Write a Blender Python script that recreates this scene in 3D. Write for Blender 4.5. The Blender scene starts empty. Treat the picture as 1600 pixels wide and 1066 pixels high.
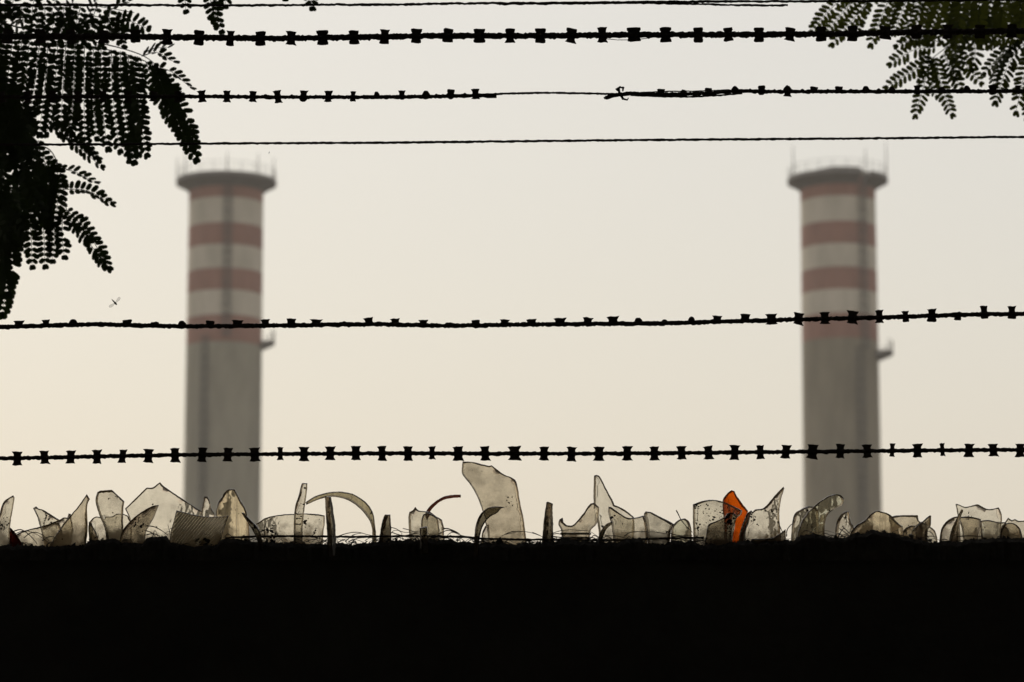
import bpy, bmesh, math, random
from mathutils import Vector, Matrix, noise
from mathutils.geometry import delaunay_2d_cdt

R = math.radians
scene = bpy.context.scene
COL = scene.collection

# ---------------------------------------------------------------- camera, sky, sun, exposure
F_PX = 5500.0                      # focal length in photograph pixels (1600 wide)
PITCH = R(9.5)
CAM = Vector((0.0, 0.0, 1.6))
cam_data = bpy.data.cameras.new("camera")
cam_data.sensor_width = 36.0
cam_data.lens = F_PX / 1600.0 * 36.0
cam_data.clip_start = 0.05
cam_data.clip_end = 6000.0
cam_data.dof.use_dof = True
cam_data.dof.focus_distance = 4.58
cam_data.dof.aperture_fstop = 12.5
cam_data.dof.aperture_blades = 7
cam = bpy.data.objects.new("camera", cam_data)
COL.objects.link(cam)
cam.location = CAM
cam.rotation_euler = (math.pi / 2 + PITCH, 0, 0)
scene.camera = cam

SUN_AZ, SUN_EL = R(-35), R(45)     # azimuth from +Y, negative = left of the view
world = bpy.data.worlds.new("World")
scene.world = world
world.use_nodes = True
wn = world.node_tree
bg = wn.nodes["Background"]
sky = wn.nodes.new("ShaderNodeTexSky")
sky.sky_type = 'NISHITA'
sky.sun_disc = False
sky.sun_elevation = SUN_EL
sky.sun_rotation = SUN_AZ
sky.air_density = 2.0
sky.dust_density = 3.0
mixs = wn.nodes.new("ShaderNodeMix")           # thick smog evens the clear sky out
mixs.data_type = 'RGBA'
mixs.inputs[0].default_value = 0.55
mixs.inputs[7].default_value = (7.55, 6.7, 6.3, 1)
wn.links.new(sky.outputs[0], mixs.inputs[6])
wn.links.new(mixs.outputs[2], bg.inputs[0])
bg.inputs[1].default_value = 0.1115

sun_data = bpy.data.lights.new("sun", 'SUN')
sun_data.energy = 1.0
sun_data.angle = R(12)
sun_data.color = (1.0, 0.93, 0.82)
sun = bpy.data.objects.new("sun", sun_data)
COL.objects.link(sun)
sdir = Vector((math.sin(SUN_AZ) * math.cos(SUN_EL), math.cos(SUN_AZ) * math.cos(SUN_EL), math.sin(SUN_EL)))
sun.rotation_euler = sdir.to_track_quat('Z', 'Y').to_euler()

scene.view_settings.view_transform = 'Standard'
scene.view_settings.look = 'None'
scene.view_settings.gamma = 1.0
scene.view_settings.use_curve_mapping = False
scene.view_settings.exposure = 0.0
scene.render.engine = 'CYCLES'
cy = scene.cycles
cy.use_denoising = True
cy.max_bounces = 14
cy.transmission_bounces = 12
cy.transparent_max_bounces = 12
cy.glossy_bounces = 4
cy.diffuse_bounces = 4
cy.volume_bounces = 1
cy.caustics_reflective = False
cy.caustics_refractive = False
cy.use_adaptive_sampling = False

# ---------------------------------------------------------------- helpers
cp, sp = math.cos(PITCH), math.sin(PITCH)


def P(px, py, Y):
    """World point at world depth Y that shows at photograph pixel (px, py)."""
    a = (px - 800.0) / F_PX
    b = -(py - 533.0) / F_PX
    d = Vector((a, cp - b * sp, sp + b * cp))
    return CAM + d * (Y / d.y)


def MM(Y):
    return Y / F_PX * 1.0     # metres per photograph pixel near the axis


def tag(o, label=None, cat=None, group=None, kind=None):
    if label: o["label"] = label
    if cat: o["category"] = cat
    if group: o["group"] = group
    if kind: o["kind"] = kind
    return o


def link_mesh(name, verts, faces, mat, parent=None, smooth=False, origin=None, mats=None):
    me = bpy.data.meshes.new(name)
    if origin is not None:
        verts = [Vector(v) - origin for v in verts]
    me.from_pydata([tuple(v) for v in verts], [], faces)
    if mats:
        for m in mats: me.materials.append(m)
    else:
        me.materials.append(mat)
    if smooth:
        me.polygons.foreach_set("use_smooth", [True] * len(me.polygons))
    me.update()
    o = bpy.data.objects.new(name, me)
    COL.objects.link(o)
    if origin is not None: o.location = origin
    if parent is not None:
        o.parent = parent
        if origin is not None: o.location = origin - parent.location
        else: o.location = -parent.location if parent.rotation_euler[:] == (0, 0, 0) else o.location
    return o


def empty(name, loc):
    o = bpy.data.objects.new(name, None)
    o.empty_display_size = 0.05
    COL.objects.link(o)
    o.location = loc
    return o


class MB:
    """collects simple solids into one mesh"""
    def __init__(self): self.v, self.f = [], []

    def add(self, vs, fs):
        k = len(self.v)
        self.v += [Vector(v) for v in vs]
        self.f += [tuple(i + k for i in f) for f in fs]

    def box(self, a, b):
        x0, y0, z0 = a; x1, y1, z1 = b
        self.add([(x0, y0, z0), (x1, y0, z0), (x1, y1, z0), (x0, y1, z0), (x0, y0, z1), (x1, y0, z1), (x1, y1, z1), (x0, y1, z1)],
                 [(0, 3, 2, 1), (4, 5, 6, 7), (0, 1, 5, 4), (1, 2, 6, 5), (2, 3, 7, 6), (3, 0, 4, 7)])

    def tube(self, pts, rad, seg=8, cap=True, jit=0.0, rng=random, flat=1.0):
        pts = [Vector(p) for p in pts]
        n = len(pts)
        vs, fs = [], []
        up0 = Vector((0, 0, 1))
        for i, p in enumerate(pts):
            t = (pts[min(i + 1, n - 1)] - pts[max(i - 1, 0)]).normalized()
            up = up0 if abs(t.z) < 0.9 else Vector((0, 1, 0))
            s = t.cross(up).normalized()
            u = s.cross(t).normalized()
            r = rad(i / max(n - 1, 1)) if callable(rad) else rad
            for k in range(seg):
                a = 2 * math.pi * k / seg
                rr = r * (1 + (rng.random() - .5) * 2 * jit)
                vs.append(p + s * math.cos(a) * rr * flat + u * math.sin(a) * rr)
        for i in range(n - 1):
            for k in range(seg):
                k2 = (k + 1) % seg
                fs.append((i * seg + k, i * seg + k2, (i + 1) * seg + k2, (i + 1) * seg + k))
        if cap:
            fs.append(tuple(range(seg - 1, -1, -1)))
            fs.append(tuple((n - 1) * seg + k for k in range(seg)))
        self.add(vs, fs)

    def ring(self, cx, cy_, prof, seg=72, a0=0.0, a1=2 * math.pi):
        """lathe a closed profile [(r, z)...] about a vertical axis"""
        full = abs(a1 - a0 - 2 * math.pi) < 1e-6
        n = len(prof)
        m = seg if full else seg + 1
        vs, fs = [], []
        for i in range(m):
            a = a0 + (a1 - a0) * i / seg
            for r, z in prof:
                vs.append((cx + r * math.sin(a), cy_ - r * math.cos(a), z))   # a = 0 faces the camera
        for i in range(seg):
            j = (i + 1) % m
            for k in range(n):
                k2 = (k + 1) % n
                fs.append((i * n + k, j * n + k, j * n + k2, i * n + k2))
        if not full:
            fs.append(tuple(range(n)))
            fs.append(tuple((m - 1) * n + k for k in range(n - 1, -1, -1)))
        self.add(vs, fs)

    def build(self, name, mat, parent=None, smooth=False, origin=None, sharp=None):
        o = link_mesh(name, self.v, self.f, mat, parent, smooth, origin)
        if sharp: o.data.set_sharp_from_angle(angle=R(sharp))
        return o


def interp(tab, x):
    if x <= tab[0][0]: return tab[0][1]
    for (x0, y0), (x1, y1) in zip(tab, tab[1:]):
        if x <= x1:
            return y0 + (y1 - y0) * (x - x0) / (x1 - x0)
    return tab[-1][1]


# ---------------------------------------------------------------- materials
def new_mat(name):
    m = bpy.data.materials.new(name)
    m.use_nodes = True
    nt = m.node_tree
    nt.nodes.clear()
    out = nt.nodes.new("ShaderNodeOutputMaterial")
    return m, nt, out


def N(nt, kind, **kw):
    n = nt.nodes.new(kind)
    for k, v in kw.items():
        if k.startswith("i_"):
            n.inputs[k[2:].replace("_", " ")].default_value = v
        else:
            setattr(n, k, v)
    return n


def ramp(nt, src, stops):
    r = nt.nodes.new("ShaderNodeValToRGB")
    el = r.color_ramp.elements
    while len(el) > 1: el.remove(el[-1])
    el[0].position, el[0].color = stops[0][0], tuple(stops[0][1]) + (1,)
    for p, c in stops[1:]:
        e = el.new(p); e.color = tuple(c) + (1,)
    nt.links.new(src, r.inputs[0])
    return r


def rough_mat(name, c1, c2, scale=20.0, rough=0.85, bump=0.3, bscale=60.0, metal=0.0, stretch=(1, 1, 1), dist=0.002):
    m, nt, out = new_mat(name)
    tc = N(nt, "ShaderNodeTexCoord")
    mp = N(nt, "ShaderNodeMapping")
    mp.inputs["Scale"].default_value = stretch
    nt.links.new(tc.outputs["Object"], mp.inputs[0])
    oi = N(nt, "ShaderNodeObjectInfo")
    ofs = N(nt, "ShaderNodeVectorMath", operation='SCALE'); ofs.inputs[0].default_value = (40.0, 23.0, 11.0)
    nt.links.new(oi.outputs["Random"], ofs.inputs["Scale"]); nt.links.new(ofs.outputs[0], mp.inputs["Location"])
    nz = N(nt, "ShaderNodeTexNoise", i_Scale=scale, i_Detail=6.0, i_Roughness=0.65)
    nt.links.new(mp.outputs[0], nz.inputs["Vector"])
    rp = ramp(nt, nz.outputs[0], [(0.3, c1), (0.7, c2)])
    nb = N(nt, "ShaderNodeTexNoise", i_Scale=bscale, i_Detail=5.0)
    nt.links.new(mp.outputs[0], nb.inputs["Vector"])
    bp = N(nt, "ShaderNodeBump", i_Strength=bump, i_Distance=dist)
    nt.links.new(nb.outputs[0], bp.inputs["Height"])
    p = N(nt, "ShaderNodeBsdfPrincipled", i_Roughness=rough, i_Metallic=metal)
    nt.links.new(rp.outputs[0], p.inputs["Base Color"])
    nt.links.new(bp.outputs[0], p.inputs["Normal"])
    nt.links.new(p.outputs[0], out.inputs[0])
    return m


def glass_mat(name, tint, dirt=0.25, speck=0.3, rough=0.03, soil=(0.27, 0.22, 0.145), ribs=False, streak=0.0):
    m, nt, out = new_mat(name)
    L = nt.links
    tc = N(nt, "ShaderNodeTexCoord")
    oi = N(nt, "ShaderNodeObjectInfo")
    off = N(nt, "ShaderNodeVectorMath", operation='SCALE')
    off.inputs[0].default_value = (3.1, 7.7, 5.3)
    L.new(oi.outputs["Random"], off.inputs["Scale"])
    vec = N(nt, "ShaderNodeVectorMath", operation='ADD')
    L.new(tc.outputs["Object"], vec.inputs[0]); L.new(off.outputs[0], vec.inputs[1])
    # film of grime in soft uneven patches
    n1 = N(nt, "ShaderNodeTexNoise", i_Scale=38.0, i_Detail=5.0, i_Roughness=0.62)
    L.new(vec.outputs[0], n1.inputs["Vector"])
    film = ramp(nt, n1.outputs[0], [(0.30, (0.12,) * 3), (0.52, (0.42,) * 3), (0.72, (1.0,) * 3)])
    fm = N(nt, "ShaderNodeMath", operation='MULTIPLY'); fm.inputs[1].default_value = dirt
    L.new(film.outputs[0], fm.inputs[0])
    # film factor rises towards the foot along a ragged line
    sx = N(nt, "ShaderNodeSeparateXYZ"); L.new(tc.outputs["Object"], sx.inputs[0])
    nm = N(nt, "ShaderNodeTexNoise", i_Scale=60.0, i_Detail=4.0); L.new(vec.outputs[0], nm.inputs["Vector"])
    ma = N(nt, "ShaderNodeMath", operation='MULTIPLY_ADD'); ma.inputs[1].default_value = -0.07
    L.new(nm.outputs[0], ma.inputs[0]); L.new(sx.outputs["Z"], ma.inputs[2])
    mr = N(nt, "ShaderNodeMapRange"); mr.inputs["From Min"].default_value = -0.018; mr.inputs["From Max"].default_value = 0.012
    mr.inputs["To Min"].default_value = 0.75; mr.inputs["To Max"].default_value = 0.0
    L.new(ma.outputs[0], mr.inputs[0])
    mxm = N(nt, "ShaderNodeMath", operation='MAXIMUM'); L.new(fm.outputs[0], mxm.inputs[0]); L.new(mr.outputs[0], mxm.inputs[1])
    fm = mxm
    # run marks
    if streak > 0:
        mp = N(nt, "ShaderNodeMapping"); mp.inputs["Scale"].default_value = (220, 220, 14)
        L.new(vec.outputs[0], mp.inputs[0])
        n3 = N(nt, "ShaderNodeTexNoise", i_Scale=1.0, i_Detail=3.0); L.new(mp.outputs[0], n3.inputs["Vector"])
        st = ramp(nt, n3.outputs[0], [(0.5, (0,) * 3), (0.75, (streak,) * 3)])
        ad = N(nt, "ShaderNodeMath", operation='ADD', use_clamp=True)
        L.new(fm.outputs[0], ad.inputs[0]); L.new(st.outputs[0], ad.inputs[1])
        fm = ad
    gl = N(nt, "ShaderNodeBsdfPrincipled", i_Roughness=rough, i_IOR=1.48)
    gl.inputs["Transmission Weight"].default_value = 1.0
    gl.inputs["Base Color"].default_value = tuple(tint) + (1,)
    nb = N(nt, "ShaderNodeTexNoise", i_Scale=70.0, i_Detail=2.0); L.new(vec.outputs[0], nb.inputs["Vector"])
    bp = N(nt, "ShaderNodeBump", i_Strength=0.25, i_Distance=0.0006)
    L.new(nb.outputs[0], bp.inputs["Height"])
    nrm = bp
    if ribs:
        mp = N(nt, "ShaderNodeMapping"); mp.inputs["Rotation"].default_value = (0, R(-38), 0)
        L.new(tc.outputs["Object"], mp.inputs[0])
        wv = N(nt, "ShaderNodeTexWave", i_Scale=100.0, i_Distortion=0.3); wv.bands_direction = 'X'
        L.new(mp.outputs[0], wv.inputs["Vector"])
        b2 = N(nt, "ShaderNodeBump", i_Strength=1.0, i_Distance=0.0016)
        L.new(wv.outputs["Fac"], b2.inputs["Height"]); L.new(bp.outputs[0], b2.inputs["Normal"])
        nrm = b2
        gr = ramp(nt, wv.outputs["Fac"], [(0.5, (0.0,) * 3), (0.9, (0.5,) * 3)])
        mg = N(nt, "ShaderNodeMath", operation='MAXIMUM'); L.new(fm.outputs[0], mg.inputs[0]); L.new(gr.outputs[0], mg.inputs[1])
        fm = mg
    L.new(nrm.outputs[0], gl.inputs["Normal"])
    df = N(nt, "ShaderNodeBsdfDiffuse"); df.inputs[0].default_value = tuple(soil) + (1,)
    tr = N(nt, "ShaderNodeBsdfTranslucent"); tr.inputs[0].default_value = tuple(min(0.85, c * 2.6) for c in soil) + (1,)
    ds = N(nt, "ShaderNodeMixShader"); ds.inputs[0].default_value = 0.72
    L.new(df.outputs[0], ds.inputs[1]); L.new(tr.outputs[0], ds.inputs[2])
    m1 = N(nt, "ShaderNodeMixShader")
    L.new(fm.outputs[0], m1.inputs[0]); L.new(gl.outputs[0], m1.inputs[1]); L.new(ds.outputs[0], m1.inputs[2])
    # specks of black crust
    vo = N(nt, "ShaderNodeTexVoronoi", i_Scale=230.0); vo.feature = 'F1'
    wob = N(nt, "ShaderNodeTexNoise", i_Scale=300.0); L.new(vec.outputs[0], wob.inputs["Vector"])
    wv2 = N(nt, "ShaderNodeVectorMath", operation='SCALE'); wv2.inputs["Scale"].default_value = 0.004
    L.new(wob.outputs["Color"], wv2.inputs[0])
    va = N(nt, "ShaderNodeVectorMath", operation='ADD'); L.new(vec.outputs[0], va.inputs[0]); L.new(wv2.outputs[0], va.inputs[1])
    L.new(va.outputs[0], vo.inputs["Vector"])
    n2 = N(nt, "ShaderNodeTexNoise", i_Scale=55.0, i_Detail=3.0); L.new(vec.outputs[0], n2.inputs["Vector"])
    thr = N(nt, "ShaderNodeMapRange")
    thr.inputs["From Min"].default_value = 0.62 - 0.22 * speck; thr.inputs["From Max"].default_value = 0.85
    thr.inputs["To Min"].default_value = 0.0; thr.inputs["To Max"].default_value = 0.75
    L.new(n2.outputs[0], thr.inputs[0])
    lt = N(nt, "ShaderNodeMath", operation='LESS_THAN')
    L.new(vo.outputs["Distance"], lt.inputs[0]); L.new(thr.outputs[0], lt.inputs[1])
    blk = N(nt, "ShaderNodeBsdfDiffuse"); blk.inputs[0].default_value = (0.02, 0.016, 0.012, 1)
    m2 = N(nt, "ShaderNodeMixShader")
    L.new(lt.outputs[0], m2.inputs[0]); L.new(m1.outputs[0], m2.inputs[1]); L.new(blk.outputs[0], m2.inputs[2])
    L.new(m2.outputs[0], out.inputs[0])
    return m


def leaf_mat(name, c1, c2, trans, tw):
    m, nt, out = new_mat(name)
    L = nt.links
    tc = N(nt, "ShaderNodeTexCoord")
    nz = N(nt, "ShaderNodeTexNoise", i_Scale=25.0, i_Detail=3.0); L.new(tc.outputs["Object"], nz.inputs["Vector"])
    rp = ramp(nt, nz.outputs[0], [(0.3, c1), (0.7, c2)])
    p = N(nt, "ShaderNodeBsdfPrincipled", i_Roughness=0.6)
    p.inputs["Specular IOR Level"].default_value = 0.25
    L.new(rp.outputs[0], p.inputs["Base Color"])
    t = N(nt, "ShaderNodeBsdfTranslucent"); t.inputs[0].default_value = tuple(trans) + (1,)
    mx = N(nt, "ShaderNodeMixShader"); mx.inputs[0].default_value = tw
    L.new(p.outputs[0], mx.inputs[1]); L.new(t.outputs[0], mx.inputs[2]); L.new(mx.outputs[0], out.inputs[0])
    return m


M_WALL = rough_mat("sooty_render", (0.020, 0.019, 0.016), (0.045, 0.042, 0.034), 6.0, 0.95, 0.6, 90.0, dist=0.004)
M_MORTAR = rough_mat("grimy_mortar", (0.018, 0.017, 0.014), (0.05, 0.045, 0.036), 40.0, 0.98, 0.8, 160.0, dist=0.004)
M_STEEL = rough_mat("rusted_steel", (0.020, 0.015, 0.011), (0.050, 0.034, 0.022), 120.0, 0.8, 0.5, 500.0, metal=0.25, dist=0.0006)
M_WIRE = rough_mat("rusted_wire", (0.020, 0.015, 0.011), (0.045, 0.032, 0.022), 150.0, 0.85, 0.4, 600.0, metal=0.2, dist=0.0005)
M_TWIG = rough_mat("dry_tendril", (0.02, 0.015, 0.01), (0.05, 0.038, 0.025), 100.0, 0.9, 0.2, 400.0)
M_CONC = rough_mat("chimney_concrete", (0.225, 0.210, 0.155), (0.365, 0.340, 0.252), 0.28, 0.9, 0.2, 2.0, stretch=(1, 1, 0.25), dist=0.05)
M_CONC_R = rough_mat("chimney_concrete_darker", (0.180, 0.158, 0.108), (0.285, 0.252, 0.175), 0.28, 0.9, 0.2, 2.0, stretch=(1, 1, 0.25), dist=0.05)
M_RED = rough_mat("faded_red_paint", (0.225, 0.112, 0.078), (0.325, 0.165, 0.115), 0.35, 0.85, 0.1, 2.0, stretch=(1, 1, 0.3), dist=0.05)
M_WHITE = rough_mat("weathered_white_paint", (0.415, 0.385, 0.295), (0.60, 0.54, 0.43), 0.35, 0.85, 0.1, 2.0, stretch=(1, 1, 0.3), dist=0.05)
M_DARKSTEEL = rough_mat("grey_steelwork", (0.085, 0.083, 0.068), (0.125, 0.118, 0.10), 2.0, 0.8, 0.1, 5.0)
M_SLAB = rough_mat("gallery_concrete", (0.15, 0.145, 0.13), (0.19, 0.18, 0.16), 0.5, 0.9, 0.1, 2.0)
M_GROUND = rough_mat("bare_earth", (0.05, 0.042, 0.032), (0.09, 0.075, 0.055), 0.8, 0.95, 0.5, 12.0, dist=0.02)
M_SKY_BLOCKER = rough_mat("sky_blocker_render", (0.05, 0.047, 0.042), (0.09, 0.085, 0.075), 1.2, 0.95, 0.4, 30.0, dist=0.01)  # only for the added light blocker behind the camera
M_BARK = rough_mat("grey_brown_bark", (0.05, 0.04, 0.03), (0.10, 0.085, 0.065), 14.0, 0.95, 0.8, 45.0, stretch=(1, 1, 0.25), dist=0.02)
M_LEAF_L = leaf_mat("leaf_dark_green", (0.020, 0.034, 0.010), (0.032, 0.050, 0.014), (0.05, 0.085, 0.012), 0.10)
M_LEAF_R = leaf_mat("leaf_mid_green", (0.030, 0.050, 0.012), (0.048, 0.075, 0.018), (0.11, 0.128, 0.02), 0.18)
M_FLY = rough_mat("insect_brown", (0.02, 0.015, 0.01), (0.05, 0.04, 0.03), 300.0, 0.6, 0.1, 900.0)
mw, ntw, outw = new_mat("insect_wing")
_t = N(ntw, "ShaderNodeBsdfTransparent"); _d = N(ntw, "ShaderNodeBsdfDiffuse"); _d.inputs[0].default_value = (0.35, 0.33, 0.28, 1)
_mx = N(ntw, "ShaderNodeMixShader"); _mx.inputs[0].default_value = 0.35
ntw.links.new(_t.outputs[0], _mx.inputs[1]); ntw.links.new(_d.outputs[0], _mx.inputs[2]); ntw.links.new(_mx.outputs[0], outw.inputs[0])
M_WING = mw

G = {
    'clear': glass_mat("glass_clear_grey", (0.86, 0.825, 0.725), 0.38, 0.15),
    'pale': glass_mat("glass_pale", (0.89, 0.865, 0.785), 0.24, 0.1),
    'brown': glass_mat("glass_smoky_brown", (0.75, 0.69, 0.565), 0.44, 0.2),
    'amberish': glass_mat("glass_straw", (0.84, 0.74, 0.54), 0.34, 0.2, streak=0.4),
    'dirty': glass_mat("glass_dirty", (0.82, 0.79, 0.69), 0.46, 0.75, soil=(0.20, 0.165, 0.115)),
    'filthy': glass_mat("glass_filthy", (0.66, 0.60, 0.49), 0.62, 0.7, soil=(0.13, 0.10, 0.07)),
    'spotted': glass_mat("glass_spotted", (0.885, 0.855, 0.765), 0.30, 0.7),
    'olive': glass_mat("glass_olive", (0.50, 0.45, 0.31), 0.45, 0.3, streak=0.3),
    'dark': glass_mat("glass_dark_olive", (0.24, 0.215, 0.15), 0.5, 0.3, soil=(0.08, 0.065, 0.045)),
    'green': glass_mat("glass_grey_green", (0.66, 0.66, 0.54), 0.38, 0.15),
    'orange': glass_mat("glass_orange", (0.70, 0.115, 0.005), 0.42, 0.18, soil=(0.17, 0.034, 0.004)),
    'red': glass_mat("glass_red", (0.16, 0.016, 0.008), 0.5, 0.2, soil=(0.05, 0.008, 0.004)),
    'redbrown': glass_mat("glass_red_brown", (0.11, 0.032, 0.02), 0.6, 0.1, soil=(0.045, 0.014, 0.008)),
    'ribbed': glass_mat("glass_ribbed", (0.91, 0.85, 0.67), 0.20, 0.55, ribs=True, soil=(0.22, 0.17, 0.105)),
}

# ---------------------------------------------------------------- ground
mb = MB()
n = 24
gv, gf = [], []
for j in range(n + 1):
    for i in range(n + 1):
        gv.append((-1100 + 2200 * i / n, -500 + 1900 * j / n, 0.0))
for j in range(n):
    for i in range(n):
        a = j * (n + 1) + i
        gf.append((a, a + 1, a + n + 2, a + n + 1))
tag(link_mesh("ground", gv, gf, M_GROUND), kind="structure")

# ---------------------------------------------------------------- chimneys
YT = 500.0
M_PX = P(801, 300, YT).x - P(800, 300, YT).x      # metres per pixel at the chimneys


def chimney(xc, r_top, y_edges, y_conc, rim, ladder_up, ladder_low, balcony, label, gap=None, rods=(), conc=None):
    axis = P(xc, 300, YT)
    cx, cyy = axis.x, YT
    rt = r_top * M_PX
    def zc(py): return P(xc, py, YT - rt).z
    ztop = zc(rim[0])
    zlow = zc(840)
    taper = (0.026 * rt) / (ztop - zc(780))
    def rr(z): return rt + max(0.0, zc(300) - z) * taper
    root = empty("chimney", (cx, cyy, 0))
    tag(root, label, "chimney", "pair of power station chimneys")
    O = Vector((cx, cyy, 0))

    def band(name, z0, z1, mat, th=0.5, steps=3):
        b = MB()
        prof = []
        for i in range(steps + 1):
            z = z0 + (z1 - z0) * i / steps
            prof.append((rr(z), z))
        for i in range(steps, -1, -1):
            z = z0 + (z1 - z0) * i / steps
            prof.append((rr(z) - th, z))
        b.ring(cx, cyy, prof, 80)
        return b.build(name, mat, root, True, O, 40)

    band("shaft", 0.0, zc(y_conc) - 0.01, conc or M_CONC, steps=14)
    prev = zc(y_conc)
    ys = [y_conc] + list(reversed(y_edges))
    red = True
    for a, b_ in zip(ys, ys[1:] + [rim[1]]):
        band("red_band" if red else "white_band", zc(a) + 0.005, zc(b_) - 0.005, M_RED if red else M_WHITE)
        red = not red
    # faint ring of construction joints on the concrete
    k = 0
    z = zc(y_conc) - 6.4
    # gallery: flared corbel and slab
    ro = rim[2] * M_PX
    zr = P(xc, rim[0], YT - ro).z
    gal = MB()
    prof = [(rr(zr) - 0.4, zr - 1.75), (rr(zr) + 0.05, zr - 1.75), (ro - 0.7, zr - 0.85), (ro, zr - 0.6), (ro, zr), (ro - 0.35, zr), (ro - 0.4, zr - 0.3), (rr(zr) - 0.4, zr - 0.3)]
    if gap:
        gal.ring(cx, cyy, prof, 90, gap[1], gap[0] + 2 * math.pi)
    else:
        gal.ring(cx, cyy, prof, 96)
    gal.build("gallery", M_SLAB, root, True, O, 35)
    # flue lip
    fl = MB()
    fl.ring(cx, cyy, [(rr(zr) - 0.9, zr - 3), (rr(zr) - 0.3, zr - 3), (rr(zr) - 0.3, zr + 0.4), (rr(zr) - 0.9, zr + 0.4)], 64)
    fl.build("flue_lip", M_CONC, root, True, O, 40)
    # railing
    rl = MB()
    npost = 22
    for i in range(npost):
        a = 2 * math.pi * i / npost + 0.1
        x, y = cx + (ro - 0.15) * math.sin(a), cyy - (ro - 0.15) * math.cos(a)
        rl.tube([(x, y, zr - 0.05), (x, y, zr + 1.5)], 0.035, 6)
    for hz in (0.75, 1.5):
        pts = []
        for i in range(73):
            a = 2 * math.pi * i / 72
            pts.append((cx + (ro - 0.15) * math.sin(a), cyy - (ro - 0.15) * math.cos(a), zr + hz))
        rl.tube(pts, 0.03, 5, cap=False)
    rl.build("railing", M_DARKSTEEL, root, False, O)
    for ax, h in rods:
        b = MB()
        a = math.asin(max(-1, min(1, (ax - xc) / rim[2])))
        x, y = cx + (ro - 0.12) * math.sin(a), cyy - (ro - 0.12) * math.cos(a)
        b.tube([(x, y, zr - 0.3), (x, y, zr + h * M_PX * 0.55), (x, y, zr + h * M_PX)], lambda t: 0.11 - 0.07 * t, 8)
        b.build("lightning_rod", M_DARKSTEEL, root, False, O)
    # caged ladders on the shaft
    def ladder(px, z0, z1, w):
        a = math.asin((px - xc) / r_top)
        b = MB()
        er = Vector((math.sin(a), -math.cos(a), 0)); et = Vector((math.cos(a), math.sin(a), 0))
        def at(z, t, d): return Vector((cx, cyy, z)) + er * (rr(z) + d) + et * t
        for s in (-1, 1):
            b.tube([at(z0, s * w * .3, .25), at(z1, s * w * .3, .25)], 0.04, 6)
        z = z0
        while z < z1:
            b.tube([at(z, -w * .3, .25), at(z, w * .3, .25)], 0.035, 4)
            z += 0.4
        nz = int((z1 - z0) / 1.5)
        for i in range(nz + 1):
            zz = z0 + (z1 - z0) * i / nz
            pts = []
            for k in range(9):
                q = math.pi * k / 8
                pts.append(at(zz, -math.cos(q) * w * .5, .2 + math.sin(q) * .75))
            b.tube(pts, 0.045, 4)
        for k in (0, 2, 4, 6, 8):
            q = math.pi * k / 8
            t, d = -math.cos(q) * w * .5, .2 + math.sin(q) * .75
            b.tube([at(z0, t, d), at(z1, t, d)], 0.03, 4)
        b.build("caged_ladder", M_DARKSTEEL, root, False, O)
    zb = zc(balcony[1])
    ladder(ladder_up[0], zb, zr - 1.0, ladder_up[1] * M_PX)
    ladder(ladder_low[0], zc(900), zb, ladder_low[1] * M_PX)
    # rest platform sticking out on the right side
    b = MB()
    a0, a1 = R(balcony[2]), R(128)
    ex = balcony[0] * M_PX
    r0 = rr(zb)
    pr = [(r0 - 0.1, zb - 1.05), (r0 + 0.1, zb - 1.05), (r0 + ex, zb - 0.18), (r0 + ex, zb), (r0 - 0.1, zb)]
    b.ring(cx, cyy, pr, 20, a0, a1)
    bal = b.build("rest_platform", M_SLAB, root, False, O)
    b = MB()
    for i in range(7):
        a = a0 + (a1 - a0) * i / 6
        x, y = cx + (r0 + ex - .1) * math.sin(a), cyy - (r0 + ex - .1) * math.cos(a)
        b.tube([(x, y, zb), (x, y, zb + 1.6)], 0.05, 5)
    for hz in (0.8, 1.6):
        b.tube([(cx + (r0 + ex - .1) * math.sin(a0 + (a1 - a0) * i / 16), cyy - (r0 + ex - .1) * math.cos(a0 + (a1 - a0) * i / 16), zb + hz) for i in range(17)], 0.04, 5)
    o = b.build("platform_railing", M_DARKSTEEL, root, False, O)
    return root, zr, ro, rr


chL = chimney(353.5, 58.0, [307, 347, 381, 418, 452, 491], 533, (266, 274, 78.5), (361, 14), (330, 13), (20, 525, 76),
              "left chimney with plain round gallery rim, red and white bands over grey concrete",
              rods=((277, 34), (292, 38), (361, 30), (408, 32), (430, 33)))
chR = chimney(1309.0, 58.5, [305, 344.5, 379.5, 416, 451, 488], 527, (263, 272, 78.5), (1340, 15), (1333, 16), (23, 543, 60),
              "right chimney with notched gallery rim and two tall lightning rods",
              gap=(R(24), R(36)), rods=((1236.5, 48), (1384.5, 54), (1347, 34)), conc=M_CONC_R)
# raised parapet section on the right chimney's rim
root, zr, ro, rr_ = chR
b = MB()
for h_, q0, q1 in ((.10, -28, 23.5), (.20, -21, 22), (.30, -15, 20)):
    b.ring(root.location.x, root.location.y, [(ro - 0.5, zr - 0.02), (ro + 0.02 - h_ * .1, zr - 0.02), (ro + 0.02 - h_ * .1, zr + h_), (ro - 0.5 + h_ * .1, zr + h_)], 24, R(q0), R(q1))
b.build("parapet", M_SLAB, root, True, Vector((root.location.x, root.location.y, 0)), 35)

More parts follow.
